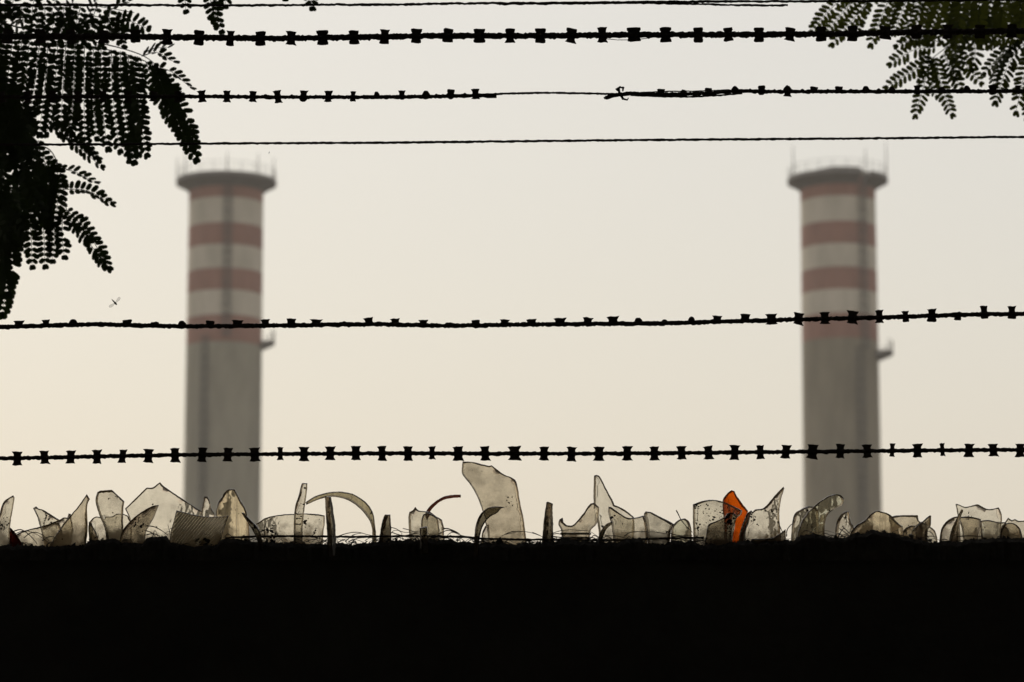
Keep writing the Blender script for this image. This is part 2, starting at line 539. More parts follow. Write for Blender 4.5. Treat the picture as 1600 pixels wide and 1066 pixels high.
# ---------------------------------------------------------------- wall with its rough mortar bed
YW0, YW1 = 4.472, 4.70
CREST = [(-400, 848), (0, 852), (30, 851), (75, 853), (130, 852), (137, 846), (150, 842), (170, 842), (184, 843), (190, 848), (222, 849), (229, 840), (245, 837), (260, 837), (266, 847), (300, 852), (338, 851), (346, 843),
         (362, 841), (400, 846), (470, 848), (560, 849), (592, 845), (650, 843), (700, 843), (735, 847), (800, 849), (850, 847), (880, 843),
         (930, 846), (960, 846), (1000, 842), (1010, 848), (1040, 850), (1050, 845), (1085, 845), (1095, 850), (1135, 851), (1142, 846), (1160, 846), (1200, 845), (1225, 844), (1240, 843), (1252, 836), (1275, 834.5),
         (1292, 837), (1306, 840), (1326, 838), (1336, 832), (1352, 831), (1365, 828.5), (1385, 830), (1402, 834), (1412, 838), (1425, 839), (1445, 845), (1468, 847),
         (1500, 846), (1520, 842), (1540, 840), (1560, 839), (1580, 841), (1600, 841), (2000, 845)]
Z_WALL = P(800, 872, YW0).z
wall = empty("perimeter_wall", (0, YW0, 0))
tag(wall, "black silhouetted boundary wall running across the whole bottom of the picture", "wall")
b = MB()
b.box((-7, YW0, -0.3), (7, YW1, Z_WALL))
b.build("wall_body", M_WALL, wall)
rng = random.Random(5)
# mortar bed: front lip follows the measured crest, the top is lumpy
xs = [-200 + i * 1.6 for i in range(1250)]
rows = [(-0.006, 0), (-0.004, 1), (0.004, 1), (0.03, 1), (0.08, 1), (0.15, 1), (YW1 - YW0 - 0.004, 1), (YW1 - YW0 + 0.004, 0)]
bv, bf = [], []
for i, px in enumerate(xs):
    fine = noise.noise(Vector((px * 0.07, 3.3, 0))) * 3.0 + noise.noise(Vector((px * 0.22, 9.1, 0))) * 2.0 + max(0, noise.noise(Vector((px * 0.5, 1.7, 4)))) * 2.4
    zc_ = P(px, interp(CREST, px) - fine + 0.5, YW0).z
    X = P(px, 850, YW0).x
    for k, (dy, top) in enumerate(rows):
        if not top:
            z = Z_WALL - 0.004
        else:
            z = zc_
            if k == 1: z = zc_ - 0.006 + 0.002 * noise.noise(Vector((px * .1, 7, 7)))
            if k >= 3: z += -0.003 + 0.006 * noise.noise(Vector((px * 0.06, dy * 60, 2.0)))
        yy = YW0 + dy + (0.003 * noise.noise(Vector((px * 0.12, k * 3.0, 8))) if k < 3 else 0)
        bv.append((X, yy, z))
nr = len(rows)
for i in range(len(xs) - 1):
    for k in range(nr - 1):
        a = i * nr + k
        bf.append((a, a + nr, a + nr + 1, a + 1))
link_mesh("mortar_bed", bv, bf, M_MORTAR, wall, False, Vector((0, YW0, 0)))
# plain coping either side of the detailed stretch
b = MB()
xa, xb = P(xs[0], 850, YW0).x, P(xs[-1], 850, YW0).x
zz = P(800, 850, YW0).z
b.box((-7, YW0 - .004, Z_WALL - .01), (xa + .002, YW1 + .004, zz))
b.box((xb - .002, YW0 - .004, Z_WALL - .01), (7, YW1 + .004, zz))
b.build("coping", M_MORTAR, wall)
# crumbs of mortar and grit on the top
b = MB()
for i in range(1500):
    px = rng.uniform(-60, 1660)
    Y = YW0 + rng.choice((rng.uniform(0.0, 0.03), rng.uniform(0, 0.2)))
    base = P(px, interp(CREST, px), YW0)
    s = abs(rng.gauss(0, 1)) * 0.0016 + 0.0008
    c = Vector((base.x * Y / YW0, Y, base.z + s * 0.2))
    vs = [c + Vector((rng.gauss(0, 1), rng.gauss(0, 1), rng.gauss(0, .7))).normalized() * s * rng.uniform(.7, 1.3) for _ in range(4)]
    b.add(vs, [(0, 1, 2), (0, 2, 3), (0, 3, 1), (1, 3, 2)])
tag(b.build("mortar_crumbs", M_MORTAR, wall), kind="stuff")

# ---------------------------------------------------------------- broken glass
SH_N = [0]
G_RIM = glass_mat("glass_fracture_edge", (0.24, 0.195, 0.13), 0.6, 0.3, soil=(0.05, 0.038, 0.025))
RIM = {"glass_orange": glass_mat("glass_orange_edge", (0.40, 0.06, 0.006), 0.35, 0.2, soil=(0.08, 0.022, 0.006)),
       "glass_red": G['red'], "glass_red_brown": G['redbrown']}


def densify(pts, step=2.6, jit=0.22, rng=random):
    out = []
    m = len(pts)
    for i in range(m):
        p0, p1, p2, p3 = (Vector(pts[(i + k) % m]) for k in (-1, 0, 1, 2))
        d = (p2 - p1).length
        k = max(1, int(d / step))
        # gentle Catmull-Rom where the corner is soft, straight where it is sharp
        def soft(a, b_, c):
            u, w = (b_ - a), (c - b_)
            return u.length > 0 and w.length > 0 and u.normalized().dot(w.normalized()) > 0.75
        s1, s2 = soft(p0, p1, p2), soft(p1, p2, p3)
        t1 = (p2 - p0).normalized() * d if s1 else (p2 - p1)
        t2 = (p3 - p1).normalized() * d if s2 else (p2 - p1)
        for q in range(k):
            t = q / k
            h = (2 * t**3 - 3 * t**2 + 1) * p1 + (t**3 - 2 * t**2 + t) * t1 + (-2 * t**3 + 3 * t**2) * p2 + (t**3 - t**2) * t2
            j = jit if 0 < q else jit * .3
            out.append(h + Vector((rng.uniform(-j, j), rng.uniform(-j, j))))
    return out


def inset(poly, d, ph=0.0, side=0.0):
    m = len(poly)
    area = sum(poly[i].x * poly[(i + 1) % m].y - poly[(i + 1) % m].x * poly[i].y for i in range(m))
    sg = 1 if area > 0 else -1
    out = []
    for i in range(m):
        a, p, c = poly[i - 1], poly[i], poly[(i + 1) % m]
        e1, e2 = (p - a).normalized(), (c - p).normalized()
        n1, n2 = Vector((-e1.y, e1.x)) * sg, Vector((-e2.y, e2.x)) * sg
        nn = n1 + n2
        if nn.length < 1e-4: nn = n1
        nn.normalize()
        dd = d * (1.0 + .55 * noise.noise(Vector((p.x * .09, p.y * .09, ph))) + .25 * noise.noise(Vector((p.x * .35, p.y * .35, ph))) + max(0.0, nn.x * side))
        k = dd / max(0.5, nn.dot(n1))
        out.append(p + nn * k)
    return out


def shard(pts, Y, mat, label, su=0.0, sv=0.0, curv=0.0, t=0.004, name="glass_shard", cat="glass shard", bev=1.7, deep=True, step=2.6):
    SH_N[0] += 1
    bev *= 1.08
    t *= 1.15
    rg = random.Random(100 + SH_N[0])
    q = []
    for (x, y) in pts:
        if y >= 838.5 and deep:
            y = y + 6 + 150 * max(0.0, (Y - YW0))     # the buried foot
        q.append((x, y))
    poly = densify(q, step, 0.2, rg)
    xs_ = [p.x for p in poly]; ys_ = [p.y for p in poly]
    xc, yb = (min(xs_) + max(xs_)) / 2, max(ys_)
    mm = MM(Y)

    def pos(p, off):
        u, v = (p.x - xc) * mm, (yb - p.y) * mm
        d = Y + su * u + sv * v + curv * u * u * 0.5
        nrm = Vector((-(su + curv * u), 1.0, -sv)).normalized()
        return P(p.x, p.y, d) + nrm * off

    rings = [(bev, -.5), (bev * .28, -.30), (0, 0), (bev * .28, .30), (bev, .5)]
    ringpts = [inset(poly, r, SH_N[0] * 3.7, max(-.7, min(.7, su * 5))) if r else poly for r, _ in rings]
    ins = ringpts[0]
    m = len(poly)
    # triangulate the pane with inner points so that its curve shades smoothly
    extra = []
    g = 6.0
    yy = min(ys_) + g * .6
    while yy < max(ys_):
        xx = min(xs_) + g * .6
        while xx < max(xs_):
            p = Vector((xx + rg.uniform(-1, 1), yy + rg.uniform(-1, 1)))
            inside = False
            dmin = 1e9
            for i in range(m):
                a, c = ins[i], ins[(i + 1) % m]
                if (a.y > p.y) != (c.y > p.y) and p.x < (c.x - a.x) * (p.y - a.y) / (c.y - a.y) + a.x:
                    inside = not inside
                dmin = min(dmin, (a - p).length)
            if inside and dmin > 2.6: extra.append(p)
            xx += g
        yy += g
    vin = list(ins) + extra
    cv, ce, cf, ov, oe, of = delaunay_2d_cdt(vin, [(i, (i + 1) % m) for i in range(m)], [], 1, 1e-5)
    back = {}
    for i, srcs in enumerate(ov):
        for s in srcs: back[s] = i
    verts, faces = [], []
    nc = len(cv)
    verts += [pos(p, -.5 * t) for p in cv]
    verts += [pos(p, .5 * t) for p in cv]
    for f in cf:
        faces.append(tuple(f))
        faces.append(tuple(i + nc for i in reversed(f)))
    base = len(verts)
    for k in (1, 2, 3):
        verts += [pos(p, rings[k][1] * t) for p in ringpts[k]]
    def idx(k, i):
        i %= m
        if k == 0: return back[i]
        if k == 4: return back[i] + nc
        return base + (k - 1) * m + i
    for k in range(4):
        for i in range(m):
            fc = (idx(k, i), idx(k, i + 1), idx(k + 1, i + 1), idx(k + 1, i))
            if len(set(fc)) == 4: faces.append(fc)
            elif len(set(fc)) == 3: faces.append(tuple(dict.fromkeys(fc)))
    org = P(xc, yb, Y)
    o = link_mesh(name, verts, faces, mat, None, True, org, mats=[mat, RIM.get(mat.name, G_RIM)])
    npane = 2 * len(cf)
    for pi, pg in enumerate(o.data.polygons):
        if pi >= npane: pg.material_index = 1
    bm = bmesh.new(); bm.from_mesh(o.data)
    bmesh.ops.remove_doubles(bm, verts=bm.verts, dist=1e-6)
    bmesh.ops.recalc_face_normals(bm, faces=bm.faces)
    bm.to_mesh(o.data); bm.free()
    o.data.set_sharp_from_angle(angle=R(32))
    tag(o, label, cat, "broken glass set along the wall top")
    return o


S = shard
# --- from the left edge rightwards
S([(-5, 812), (-2, 806), (6, 784), (20.6, 774), (22.8, 778), (19.4, 800), (16, 822), (15, 862), (-12, 862)], 4.482, G['dirty'],
  "tall spotted glass blade cut by the left edge of the picture", su=.35, curv=14)
S([(14, 822), (25, 834), (37, 841), (31, 850), (10, 852)], 4.515, G['red'], "small dark red glass chip at the far left", su=-.2)
S([(52, 794.5), (57, 791.5), (60, 794.5), (68, 797), (92.5, 812), (102, 838.6), (74, 840), (59, 809)], 4.63, G['spotted'],
  "slanting clear shard with a blunt tip, left of the horn-shaped shard", su=-.4, sv=.2, curv=16, t=.005)
S([(20, 838), (36, 830), (70, 821), (92.5, 812.5), (100, 808.5), (105, 809), (107, 802.5), (110.5, 803), (114, 830), (104, 858), (24, 858)], 4.56, G['clear'],
  "long low shard sloping up behind the horn-shaped shard", su=.15, curv=9)
S([(135.6, 772), (140.6, 780), (137.5, 786), (136, 796), (136.6, 810), (137, 828), (135, 840), (133, 862), (70, 862), (80, 842), (100, 817.5), (120, 794)], 4.482, G['brown'],
  "horn-shaped brownish shard curving to a point, near the left edge", su=-.25, curv=16)
S([(139, 815), (142, 818), (152, 838), (154, 852), (143, 852), (138, 828)], 4.58, G['olive'], "narrow olive sliver against the right side of the horn-shaped shard", su=.8)
S([(152, 769), (156, 767), (175, 765.5), (194, 783), (192.5, 794), (192, 817), (195, 852), (167, 852), (164, 828), (155, 805), (149, 782)], 4.52, G['clear'],
  "upright rounded shard with thick dark top edge, left of the big peaked shard", su=.25, sv=-.35, curv=20, t=.007, bev=2.2)
S([(140, 815), (146, 809), (150, 807), (156, 808), (175, 806), (183, 802), (190, 802), (200, 806), (206, 820), (203, 850), (150, 850)], 4.60, G['pale'],
  "low wavy-topped pale shard behind the upright rounded one", su=.1, curv=12)
S([(195.6, 795), (229, 762), (239, 761.5), (245, 757), (250, 753.5), (255, 759), (286, 780), (315, 799), (314, 815), (312, 850), (206, 850), (202, 812)], 4.62, G['pale'],
  "large pale shard rising to a central peak on the left", su=-.12, curv=5, t=.0045)
S([(248, 789), (246, 795), (240, 810), (234, 820), (227.5, 835), (226, 866), (184, 866), (188, 838), (196, 822.5), (211, 807.5), (227.5, 796), (237.5, 791)], 4.482, G['filthy'],
  "dark dirty fang leaning right in front of the peaked shard", su=.3, curv=14)
S([(275.6, 797.5), (290, 801), (305, 805), (327.5, 807.5), (357.5, 806), (352.5, 820), (344, 840), (340, 864), (262, 864), (267, 830), (271, 815)], 4.482, G['ribbed'],
  "four-sided shard with fine diagonal ribs", su=.05, curv=6)
S([(319, 776), (324, 776), (327.5, 782.5), (331, 796), (336, 805), (340, 850), (311, 850), (314.5, 800)], 4.64, G['pale'],
  "small pale pointed shard behind the ribbed one", su=.1, curv=25)
S([(366, 764), (371, 773), (375, 781), (382.5, 794), (386, 806), (389, 825), (390, 852), (334, 852), (337, 805), (340, 786), (346, 777.5), (352.5, 767.5), (359, 764)], 4.57, G['amberish'],
  "straw-coloured tooth-shaped shard in front of the left chimney", su=.3, curv=22, t=.006, bev=2.0)
S([(377, 801), (380, 801), (391, 812.5), (401, 822.5), (407.5, 836), (412, 862), (406, 862), (401, 842), (394, 828), (385, 814)], 4.462, G['dark'],
  "thin dark curved strip drooping right below the straw-coloured tooth", su=.5, t=.006, deep=False)
S([(400, 819), (416, 809), (441, 804), (460, 803), (485, 802.5), (500, 804), (507, 805.5), (507.5, 815), (505, 836), (504, 852), (407, 852), (405, 832)], 4.59, G['spotted'],
  "wide low spotted shard standing behind the finger-like spike", su=.05, curv=10)
S([(472, 755), (480, 755), (480, 762.5), (479, 772), (475, 802), (473, 828), (473, 852), (458.6, 852), (459, 815), (460.6, 794), (467.5, 771), (470, 760)], 4.54, G['spotted'],
  "tall narrow finger-like spike at the foot of the glass arch", su=.2, curv=30, t=.005)
S([(477, 785), (491, 776), (510, 770), (529, 768), (545, 770), (552.5, 772.5), (569, 782.5), (579, 794), (584, 806), (586, 821), (588, 838), (590, 856), (580.5, 856), (581.5, 838), (581, 825), (576.5, 812.5), (565, 797.5), (552.5, 787), (540, 780.5), (529, 777.5), (516, 776.5), (497.5, 781), (479, 789)],
  4.60, G['olive'], "long olive arch of broken bottle ring bending down to the right", su=.25, t=.007, bev=1.6)
S([(509, 776), (515, 776), (519, 802.5), (522.5, 834), (521.5, 870), (514.5, 870), (512.5, 834), (510.6, 802.5)], 4.460, G['dark'],
  "thin dark upright strip under the olive glass arch", su=.9, t=.008, bev=1.2, deep=False)
S([(602, 804), (609, 804), (609, 815), (610, 827.5), (610, 852), (591, 852), (595.6, 825), (599, 811)], 4.50, G['dark'],
  "stubby dark sliver standing right of the olive glass arch", su=.8, t=.007)
S([(640, 800), (644, 798), (649, 792), (654, 797.5), (666, 799), (672.5, 800), (680, 806), (690, 812), (693, 827.5), (693, 852), (641, 852), (639, 821), (638.5, 807.5)], 4.585, G['clear'],
  "clear bottle shoulder with a small knob on top, left of centre", su=.1, curv=34, t=.005, bev=1.9)
S([(658.5, 852), (658, 814), (661, 804), (668, 801), (676, 804), (684, 810), (686, 825), (686, 852)], 4.545, G['clear'],
  "smaller clear piece overlapping the front of the knobbed bottle shoulder", su=.1, curv=20)
S([(666, 799), (672.5, 790), (684, 781), (696, 775), (710, 773), (720, 773), (720, 777.6), (707.5, 778.2), (692.5, 781.6), (681, 789.5), (672, 800), (668, 815), (667, 850), (661, 850), (662, 815)], 4.63, G['redbrown'],
  "thin red-brown curved strip reaching right behind the knobbed bottle shoulder", su=.3, t=.005, bev=1.1)
S([(655.6, 825), (667, 822.5), (669, 866), (657, 866)], 4.462, G['dark'], "short dark stub in front of the knobbed bottle shoulder", su=.5, t=.006, deep=False)
S([(723, 721), (739, 722), (764.5, 728), (768, 727), (788.6, 742), (799, 746), (806.6, 752.5), (812.6, 784), (818.6, 814), (825, 848), (826, 858), (764, 858), (761.5, 832), (758, 817), (753, 796), (745, 775), (734.5, 757), (722.5, 740.5)],
  4.555, G['brown'], "tallest shard, big smoky curved pane leaning left at centre", su=-.10, curv=12, t=.0045, bev=1.8)
S([(788.6, 793.4), (782, 791.6), (767.6, 792), (755.6, 798), (746.5, 811), (742, 829), (740.5, 869), (745.5, 869), (749.5, 839.6), (754, 823), (764.6, 809), (778, 800.6), (782.6, 795)],
  4.460, G['dark'], "dark hook-shaped strip in front of the tallest shard", su=.4, t=.006, bev=1.4, deep=False)
S([(749, 848), (753, 834), (758, 822), (764, 820), (768, 848)], 4.65, G['pale'], "tiny pale sliver behind the foot of the dark hook", su=.1)
S([(855.4, 784), (861.4, 787), (862, 827.6), (863, 858), (847, 858), (851, 814)], 4.49, G['dark'],
  "single dark green-black spike standing right of the tallest shard", su=1.0, t=.008)
neck = S([(879, 809), (880, 816), (886, 821), (895, 820.6), (900, 816), (910, 804), (922.5, 787), (927.5, 785.6), (935.6, 792.5), (935, 805), (931, 820), (922.5, 830), (921, 854), (878, 854), (877.5, 830), (873, 819), (875, 811.5)],
  4.52, G['brown'], "broken upturned bottle neck with a scooped rim and dark threads", su=0.0, curv=34, t=.005, bev=2.2)
S([(928, 743), (932, 742), (935.6, 743), (939, 747.5), (947.5, 764), (957.5, 782.5), (960, 789), (975, 796), (990, 808), (990, 852), (938, 852), (935, 827.5), (932, 810), (927.5, 785), (927.5, 760)],
  4.61, G['pale'], "tall pale shark-fin shard behind the bottle neck", su=.12, curv=16, t=.006, bev=2.0)
S([(950.6, 792), (954, 792), (960, 796), (972.5, 805), (981, 809), (991, 809), (1005.6, 805.6), (1010, 822), (1011, 854), (962, 854), (955, 820), (950, 800)], 4.54, G['clear'],
  "saddle-topped shard at the foot of the pale shark fin", su=.35, curv=12, t=.006, bev=1.9)
S([(1006, 803), (1009, 799), (1016, 800), (1027.5, 806), (1041, 812.5), (1052.5, 819), (1047.5, 830), (1043, 862), (1013, 862), (1010, 825)], 4.482, G['dirty'],
  "speckled wedge with thick dark left edge, right of the saddle-topped shard", su=.45, curv=16, t=.008, bev=2.0)
S([(956, 814.5), (957.5, 818), (947.5, 827.5), (940, 839), (935, 852), (930, 852), (937.5, 832.5), (946, 820)], 4.475, G['dark'],
  "small dark hook below the shark-fin shard", su=.3, t=.006, bev=1.3)
S([(1052.5, 819), (1061, 812), (1070, 810), (1076, 815), (1079, 825), (1081, 850), (1047, 850), (1049, 826)], 4.60, G['green'],
  "small grey-green rounded shard left of the big speckled one", su=.2, curv=40, t=.006, bev=1.8)
S([(1082.5, 788), (1099, 782.5), (1114, 781), (1130, 784), (1146, 791), (1159, 798), (1157.5, 804), (1150, 811), (1147, 825), (1140, 852), (1084, 852), (1083, 826), (1082.5, 805)], 4.53, G['dirty'],
  "big speckled round-topped shard directly left of the orange glass", su=.12, curv=18, t=.006, bev=2.0)
S([(1107.5, 819), (1117.5, 815), (1132.5, 807.5), (1136, 802), (1146, 800.6), (1150, 805), (1150.6, 811), (1147.5, 820), (1144, 826), (1140, 864), (1095, 864), (1101, 841), (1105.6, 822.5)], 4.482, G['filthy'],
  "murky stepped shard in front of the big speckled one", su=-.2, curv=14)
S([(1129, 783), (1135, 772.5), (1142.5, 765.6), (1147.5, 767.5), (1150.6, 774), (1160, 787.5), (1169, 799), (1162.5, 815), (1157, 838), (1158, 850), (1133, 850), (1131, 815)], 4.585, G['orange'],
  "bright orange pointed glass shard", su=.25, curv=10, t=.006, bev=2.2)
S([(1224, 760.6), (1224.6, 764), (1220, 780), (1217.5, 797.5), (1217.5, 815), (1219, 831), (1221, 852), (1156, 852), (1160, 835), (1167, 815), (1171, 799), (1174, 797.5), (1176, 800), (1180, 796), (1190, 795), (1197.5, 790), (1211, 774)], 4.54, G['spotted'],
  "stained fang-shaped shard with a long tip, right of the orange glass", su=.15, curv=16, t=.005, bev=1.8)
S([(1169, 801), (1172.5, 799), (1168.5, 815), (1163.5, 835), (1163, 856), (1153, 856), (1157, 833), (1163, 815)], 4.505, G['green'],
  "narrow dark green edge piece between the orange glass and the stained fang", su=.8, t=.007)
S([(1174, 842), (1206, 840.6), (1220, 832.5), (1227.5, 827), (1227.5, 844), (1226.5, 860), (1173, 860)], 4.475, G['filthy'],
  "low murky shard at the foot of the stained fang", su=.1, curv=10, deep=False)
S([(1272, 792), (1262.5, 791), (1251, 796), (1242, 802.5), (1238, 815), (1236, 838), (1235, 852), (1277, 852), (1278, 800)], 4.60, G['dirty'],
  "dirty rounded shard half hidden behind the curved finger shard", su=.35, curv=22, t=.007, bev=2.2)
S([(1242, 840), (1251, 819), (1261, 802.5), (1276, 787.5), (1290, 777.5), (1300, 773), (1310, 772.5), (1317, 777), (1319, 782.5), (1316, 789), (1307.5, 794), (1299, 799), (1292.5, 806), (1289, 817.5), (1288.5, 835), (1290, 852), (1240, 852)], 4.53, G['green'],
  "curved finger-shaped shard bending right before the right chimney", su=-.15, curv=18, t=.006, bev=1.9)
S([(1307.5, 815), (1312.5, 806), (1319, 800), (1326, 799), (1328.5, 815), (1334, 826), (1333, 850), (1304, 850), (1305.6, 825)], 4.57, G['spotted'],
  "small notched shard between the curved finger and the mound-shaped shard", su=.5, curv=20, t=.006, bev=2.0)
S([(1328, 836), (1337.5, 821), (1350, 814), (1359, 804), (1370, 798), (1379, 800), (1390, 804), (1401, 816), (1410, 823), (1412, 852), (1326, 852)], 4.50, G['amberish'],
  "mound-shaped straw shard half buried right of the right chimney", su=.12, curv=18, t=.005, bev=2.0)
S([(1388, 808.5), (1400, 805.6), (1419, 805), (1434, 805), (1435, 813), (1440, 817), (1442, 850), (1396, 850), (1392, 822)], 4.63, G['brown'],
  "flat-topped shard behind the mound-shaped one", su=.1, sv=-.3, curv=14, t=.007, bev=2.2)
S([(1430, 820), (1440, 815), (1452, 822), (1462, 832), (1468, 848), (1470, 852), (1430, 852)], 4.62, G['dirty'], "low rounded shard behind the small triangle", su=.1, curv=20, bev=2.0)
S([(1455, 805.6), (1452, 805.6), (1439, 817), (1425, 830), (1420, 842), (1417, 854), (1449, 854), (1450, 827.5), (1454, 822.5)], 4.50, G['filthy'],
  "small murky triangular shard with upright right edge", su=-.3, curv=8, bev=1.8)
S([(1405, 839), (1410, 832), (1419, 822.5), (1431, 821), (1426, 834), (1424, 850), (1404, 850)], 4.575, G['spotted'], "pale four-sided chip left of the small murky triangle", su=.2)
S([(1466, 842.5), (1470, 829), (1477.5, 816), (1487.5, 809), (1496, 807), (1499, 812.5), (1499, 850), (1464, 850)], 4.585, G['clear'],
  "clear half-dome shard left of the cup-shaped piece", su=.25, curv=30, bev=1.9)
S([(1505, 796.5), (1502, 796), (1494, 812), (1486, 830), (1480, 856), (1496, 856), (1497, 830), (1499, 814)], 4.495, G['filthy'],
  "narrow murky spike leaning right against the half-dome shard", su=.4, t=.005)
S([(1497, 813), (1500, 807.5), (1512.5, 807), (1525, 809), (1532, 811), (1531, 820), (1524, 840), (1523, 850), (1507, 850), (1502.5, 825)], 4.56, G['brown'],
  "brownish tapering cup-shaped piece of bottle bottom", su=.05, curv=30, t=.007, bev=2.0)
S([(1523, 826), (1530, 820), (1536, 824), (1538, 832.5), (1538, 850), (1520, 850)], 4.60, G['pale'], "little pale rounded shard right of the cup-shaped piece", su=.1, curv=30)
S([(1493, 787.5), (1496, 787.5), (1509, 792), (1527.5, 788), (1532.5, 790.6), (1545, 795.6), (1560.6, 793), (1564, 800), (1565.6, 807.5), (1565, 822), (1564, 850), (1502, 850), (1497, 812)], 4.65, G['pale'],
  "tall wavy-topped pale shard standing highest at the right end", su=-.06, curv=6, t=.004)
S([(1531, 814), (1544, 812.5), (1560, 816), (1571, 816), (1576, 830), (1577, 854), (1535, 854)], 4.51, G['dirty'], "smeared shard in front of the tall wavy-topped one", su=.1, curv=12)
S([(1563, 828), (1571, 815), (1575, 809), (1581, 813), (1586, 811), (1592, 814), (1601, 813.5), (1614, 815), (1616, 852), (1561, 852)], 4.58, G['clear'],
  "jagged clear shard cut by the right edge of the picture", su=-.15, curv=10)
S([(1564, 828), (1571, 817.5), (1583, 817.5), (1593, 825), (1597, 838), (1601, 854), (1560, 854)], 4.495, G['brown'],
  "smoky rounded shard in front of the jagged one at the right edge", su=.15, curv=18)
# threads of the upturned bottle neck
nk = MB()
for py, h in ((834, 3.2), (840.5, 3.0)):
    pts = []
    for i in range(15):
        q = -1 + 2 * i / 14
        x = 899.5 + q * 23.5
        pts.append(P(x, py, 4.517 - 0.006 * (1 - q * q)))
    nk.tube(pts, h * MM(4.5) * .55, 8, flat=.8)
nk.v = [v for v in nk.v]
o = nk.build("thread_ridge", G['dark'], None, True, neck.location.copy())
o.parent = neck; o.location = (0, 0, 0)

# ---------------------------------------------------------------- fence posts and wires
ZW_TOP = P(800, 846, YW0).z
posts = []
for X, lab in ((-1.5, "rusty angle-iron fence post beyond the left edge of the picture"), (1.5, "rusty angle-iron fence post beyond the right edge of the picture")):
    rt_ = empty("fence_post", (X, 4.56, ZW_TOP - 0.1))
    tag(rt_, lab, "post", "angle-iron posts that carry the wires")
    b = MB()
    b.box((X - .02, 4.58, ZW_TOP - .1), (X + .02, 4.584, 3.0)); b.box((X - .02, 4.54, ZW_TOP - .1), (X - .016, 4.579, 3.0))
    b.build("upright", M_STEEL, rt_, False, Vector((X, 4.56, ZW_TOP - .1)))
    b = MB()
    b.tube([(X, 4.57, 2.62), (X, 4.33, 2.72)], 0.008, 6)
    b.build("outrigger_arm", M_STEEL, rt_, False, Vector((X, 4.56, ZW_TOP - .1)))

BX0, BX1 = -1010, 2610     # pixel reach of the wires (to the posts)


def plain_wire(name, tab, Y, r_px, label, jit=.22, step=4.0, cat="wire", parent=None, kind=None, x0=None, x1=None, wob=.5, seed=1, group=None, seg=7):
    rg = random.Random(seed)
    x0 = tab[0][0] if x0 is None else x0
    x1 = tab[-1][0] if x1 is None else x1
    pts = []
    k = int((x1 - x0) / step)
    for i in range(k + 1):
        x = x0 + (x1 - x0) * i / k
        y = interp(tab, x) + wob * (noise.noise(Vector((x * .05, seed, 0))) + .5 * noise.noise(Vector((x * .21, seed, 3))))
        pts.append(P(x, y, Y + 0.0006 * noise.noise(Vector((x * .06, seed, 9)))))
    b = MB()
    ph = rg.uniform(0, 100)
    def rad(t):
        x = x0 + (x1 - x0) * t
        return r_px * MM(Y) * (1 + .20 * noise.noise(Vector((x * .12 + ph, 0, 0))) + .13 * noise.noise(Vector((x * .6 + ph, 0, 0))))
    b.tube(pts, rad, seg, True, jit, rg)
    o = b.build(name, M_WIRE, parent, False, P((x0 + x1) / 2, interp(tab, (x0 + x1) / 2), Y) if parent is None else parent.location.copy())
    if parent is None: tag(o, label, cat, group)
    return o


def smooth_tab(tab):
    out = []
    for i in range(len(tab) - 1):
        p0 = tab[max(i - 1, 0)]; p1 = tab[i]; p2 = tab[i + 1]; p3 = tab[min(i + 2, len(tab) - 1)]
        for q in range(6):
            t = q / 6
            m1 = (p2[1] - p0[1]) / max(p2[0] - p0[0], 1) * (p2[0] - p1[0])
            m2 = (p3[1] - p1[1]) / max(p3[0] - p1[0], 1) * (p2[0] - p1[0])
            out.append((p1[0] + (p2[0] - p1[0]) * t, (2*t**3-3*t*t+1)*p1[1] + (t**3-2*t*t+t)*m1 + (-2*t**3+3*t*t)*p2[1] + (t**3-t*t)*m2))
    out.append(tab[-1])
    return out


# barb blades: outline in pixels, x along the strand, y up; cut from sheet 0.6 mm thick
def half(shape, w, h, wst, rg):
    j = lambda: rg.uniform(-.7, .7)
    if shape == 'f':      # flared blade with concave flanks
        return [(-wst - 1.6, 1.5), (-wst - .2, h * .36), (-wst - .1, h * .52), (-w * .84, h * .76), (-w + j(), h * .93 + j()), (-w * .3, h + j() * .6), (w * .35, h * .96 + j() * .6), (w + j(), h + j()), (w * .82, h * .75), (wst + .1, h * .52), (wst + .2, h * .36), (wst + 1.6, 1.5)]
    if shape == 'q':      # squarish blade, corners worn
        return [(-wst * 1.45 - 1, 2.2), (-wst * 1.16, h * .42), (-w * .93, h * .62), (-w * .93 + j(), h * .92), (-w * .55, h + j()), (w * .5, h * .98 + j()), (w * .93 + j(), h * .94), (w * .93, h * .62), (wst * 1.16, h * .42), (wst * 1.45 + 1, 2.2)]
    if shape == 'd':      # folded over, reads as a dome
        return [(-w, 2.0), (-w * .86, h * .5), (-w * .5, h * .88 + j()), (-w * .1, h + j()), (w * .4, h * .9), (w * .8, h * .55), (w, 2.0)]
    if shape == 'l':      # rusted down to a stub
        return [(-w, 2.0), (-w * .8, h * .8), (-w * .2, h * .85), (w * .2, h + j()), (w * .75, h * .85), (w * .95, 2.0)]
    return [(-wst, 2.0), (wst, 2.0)]


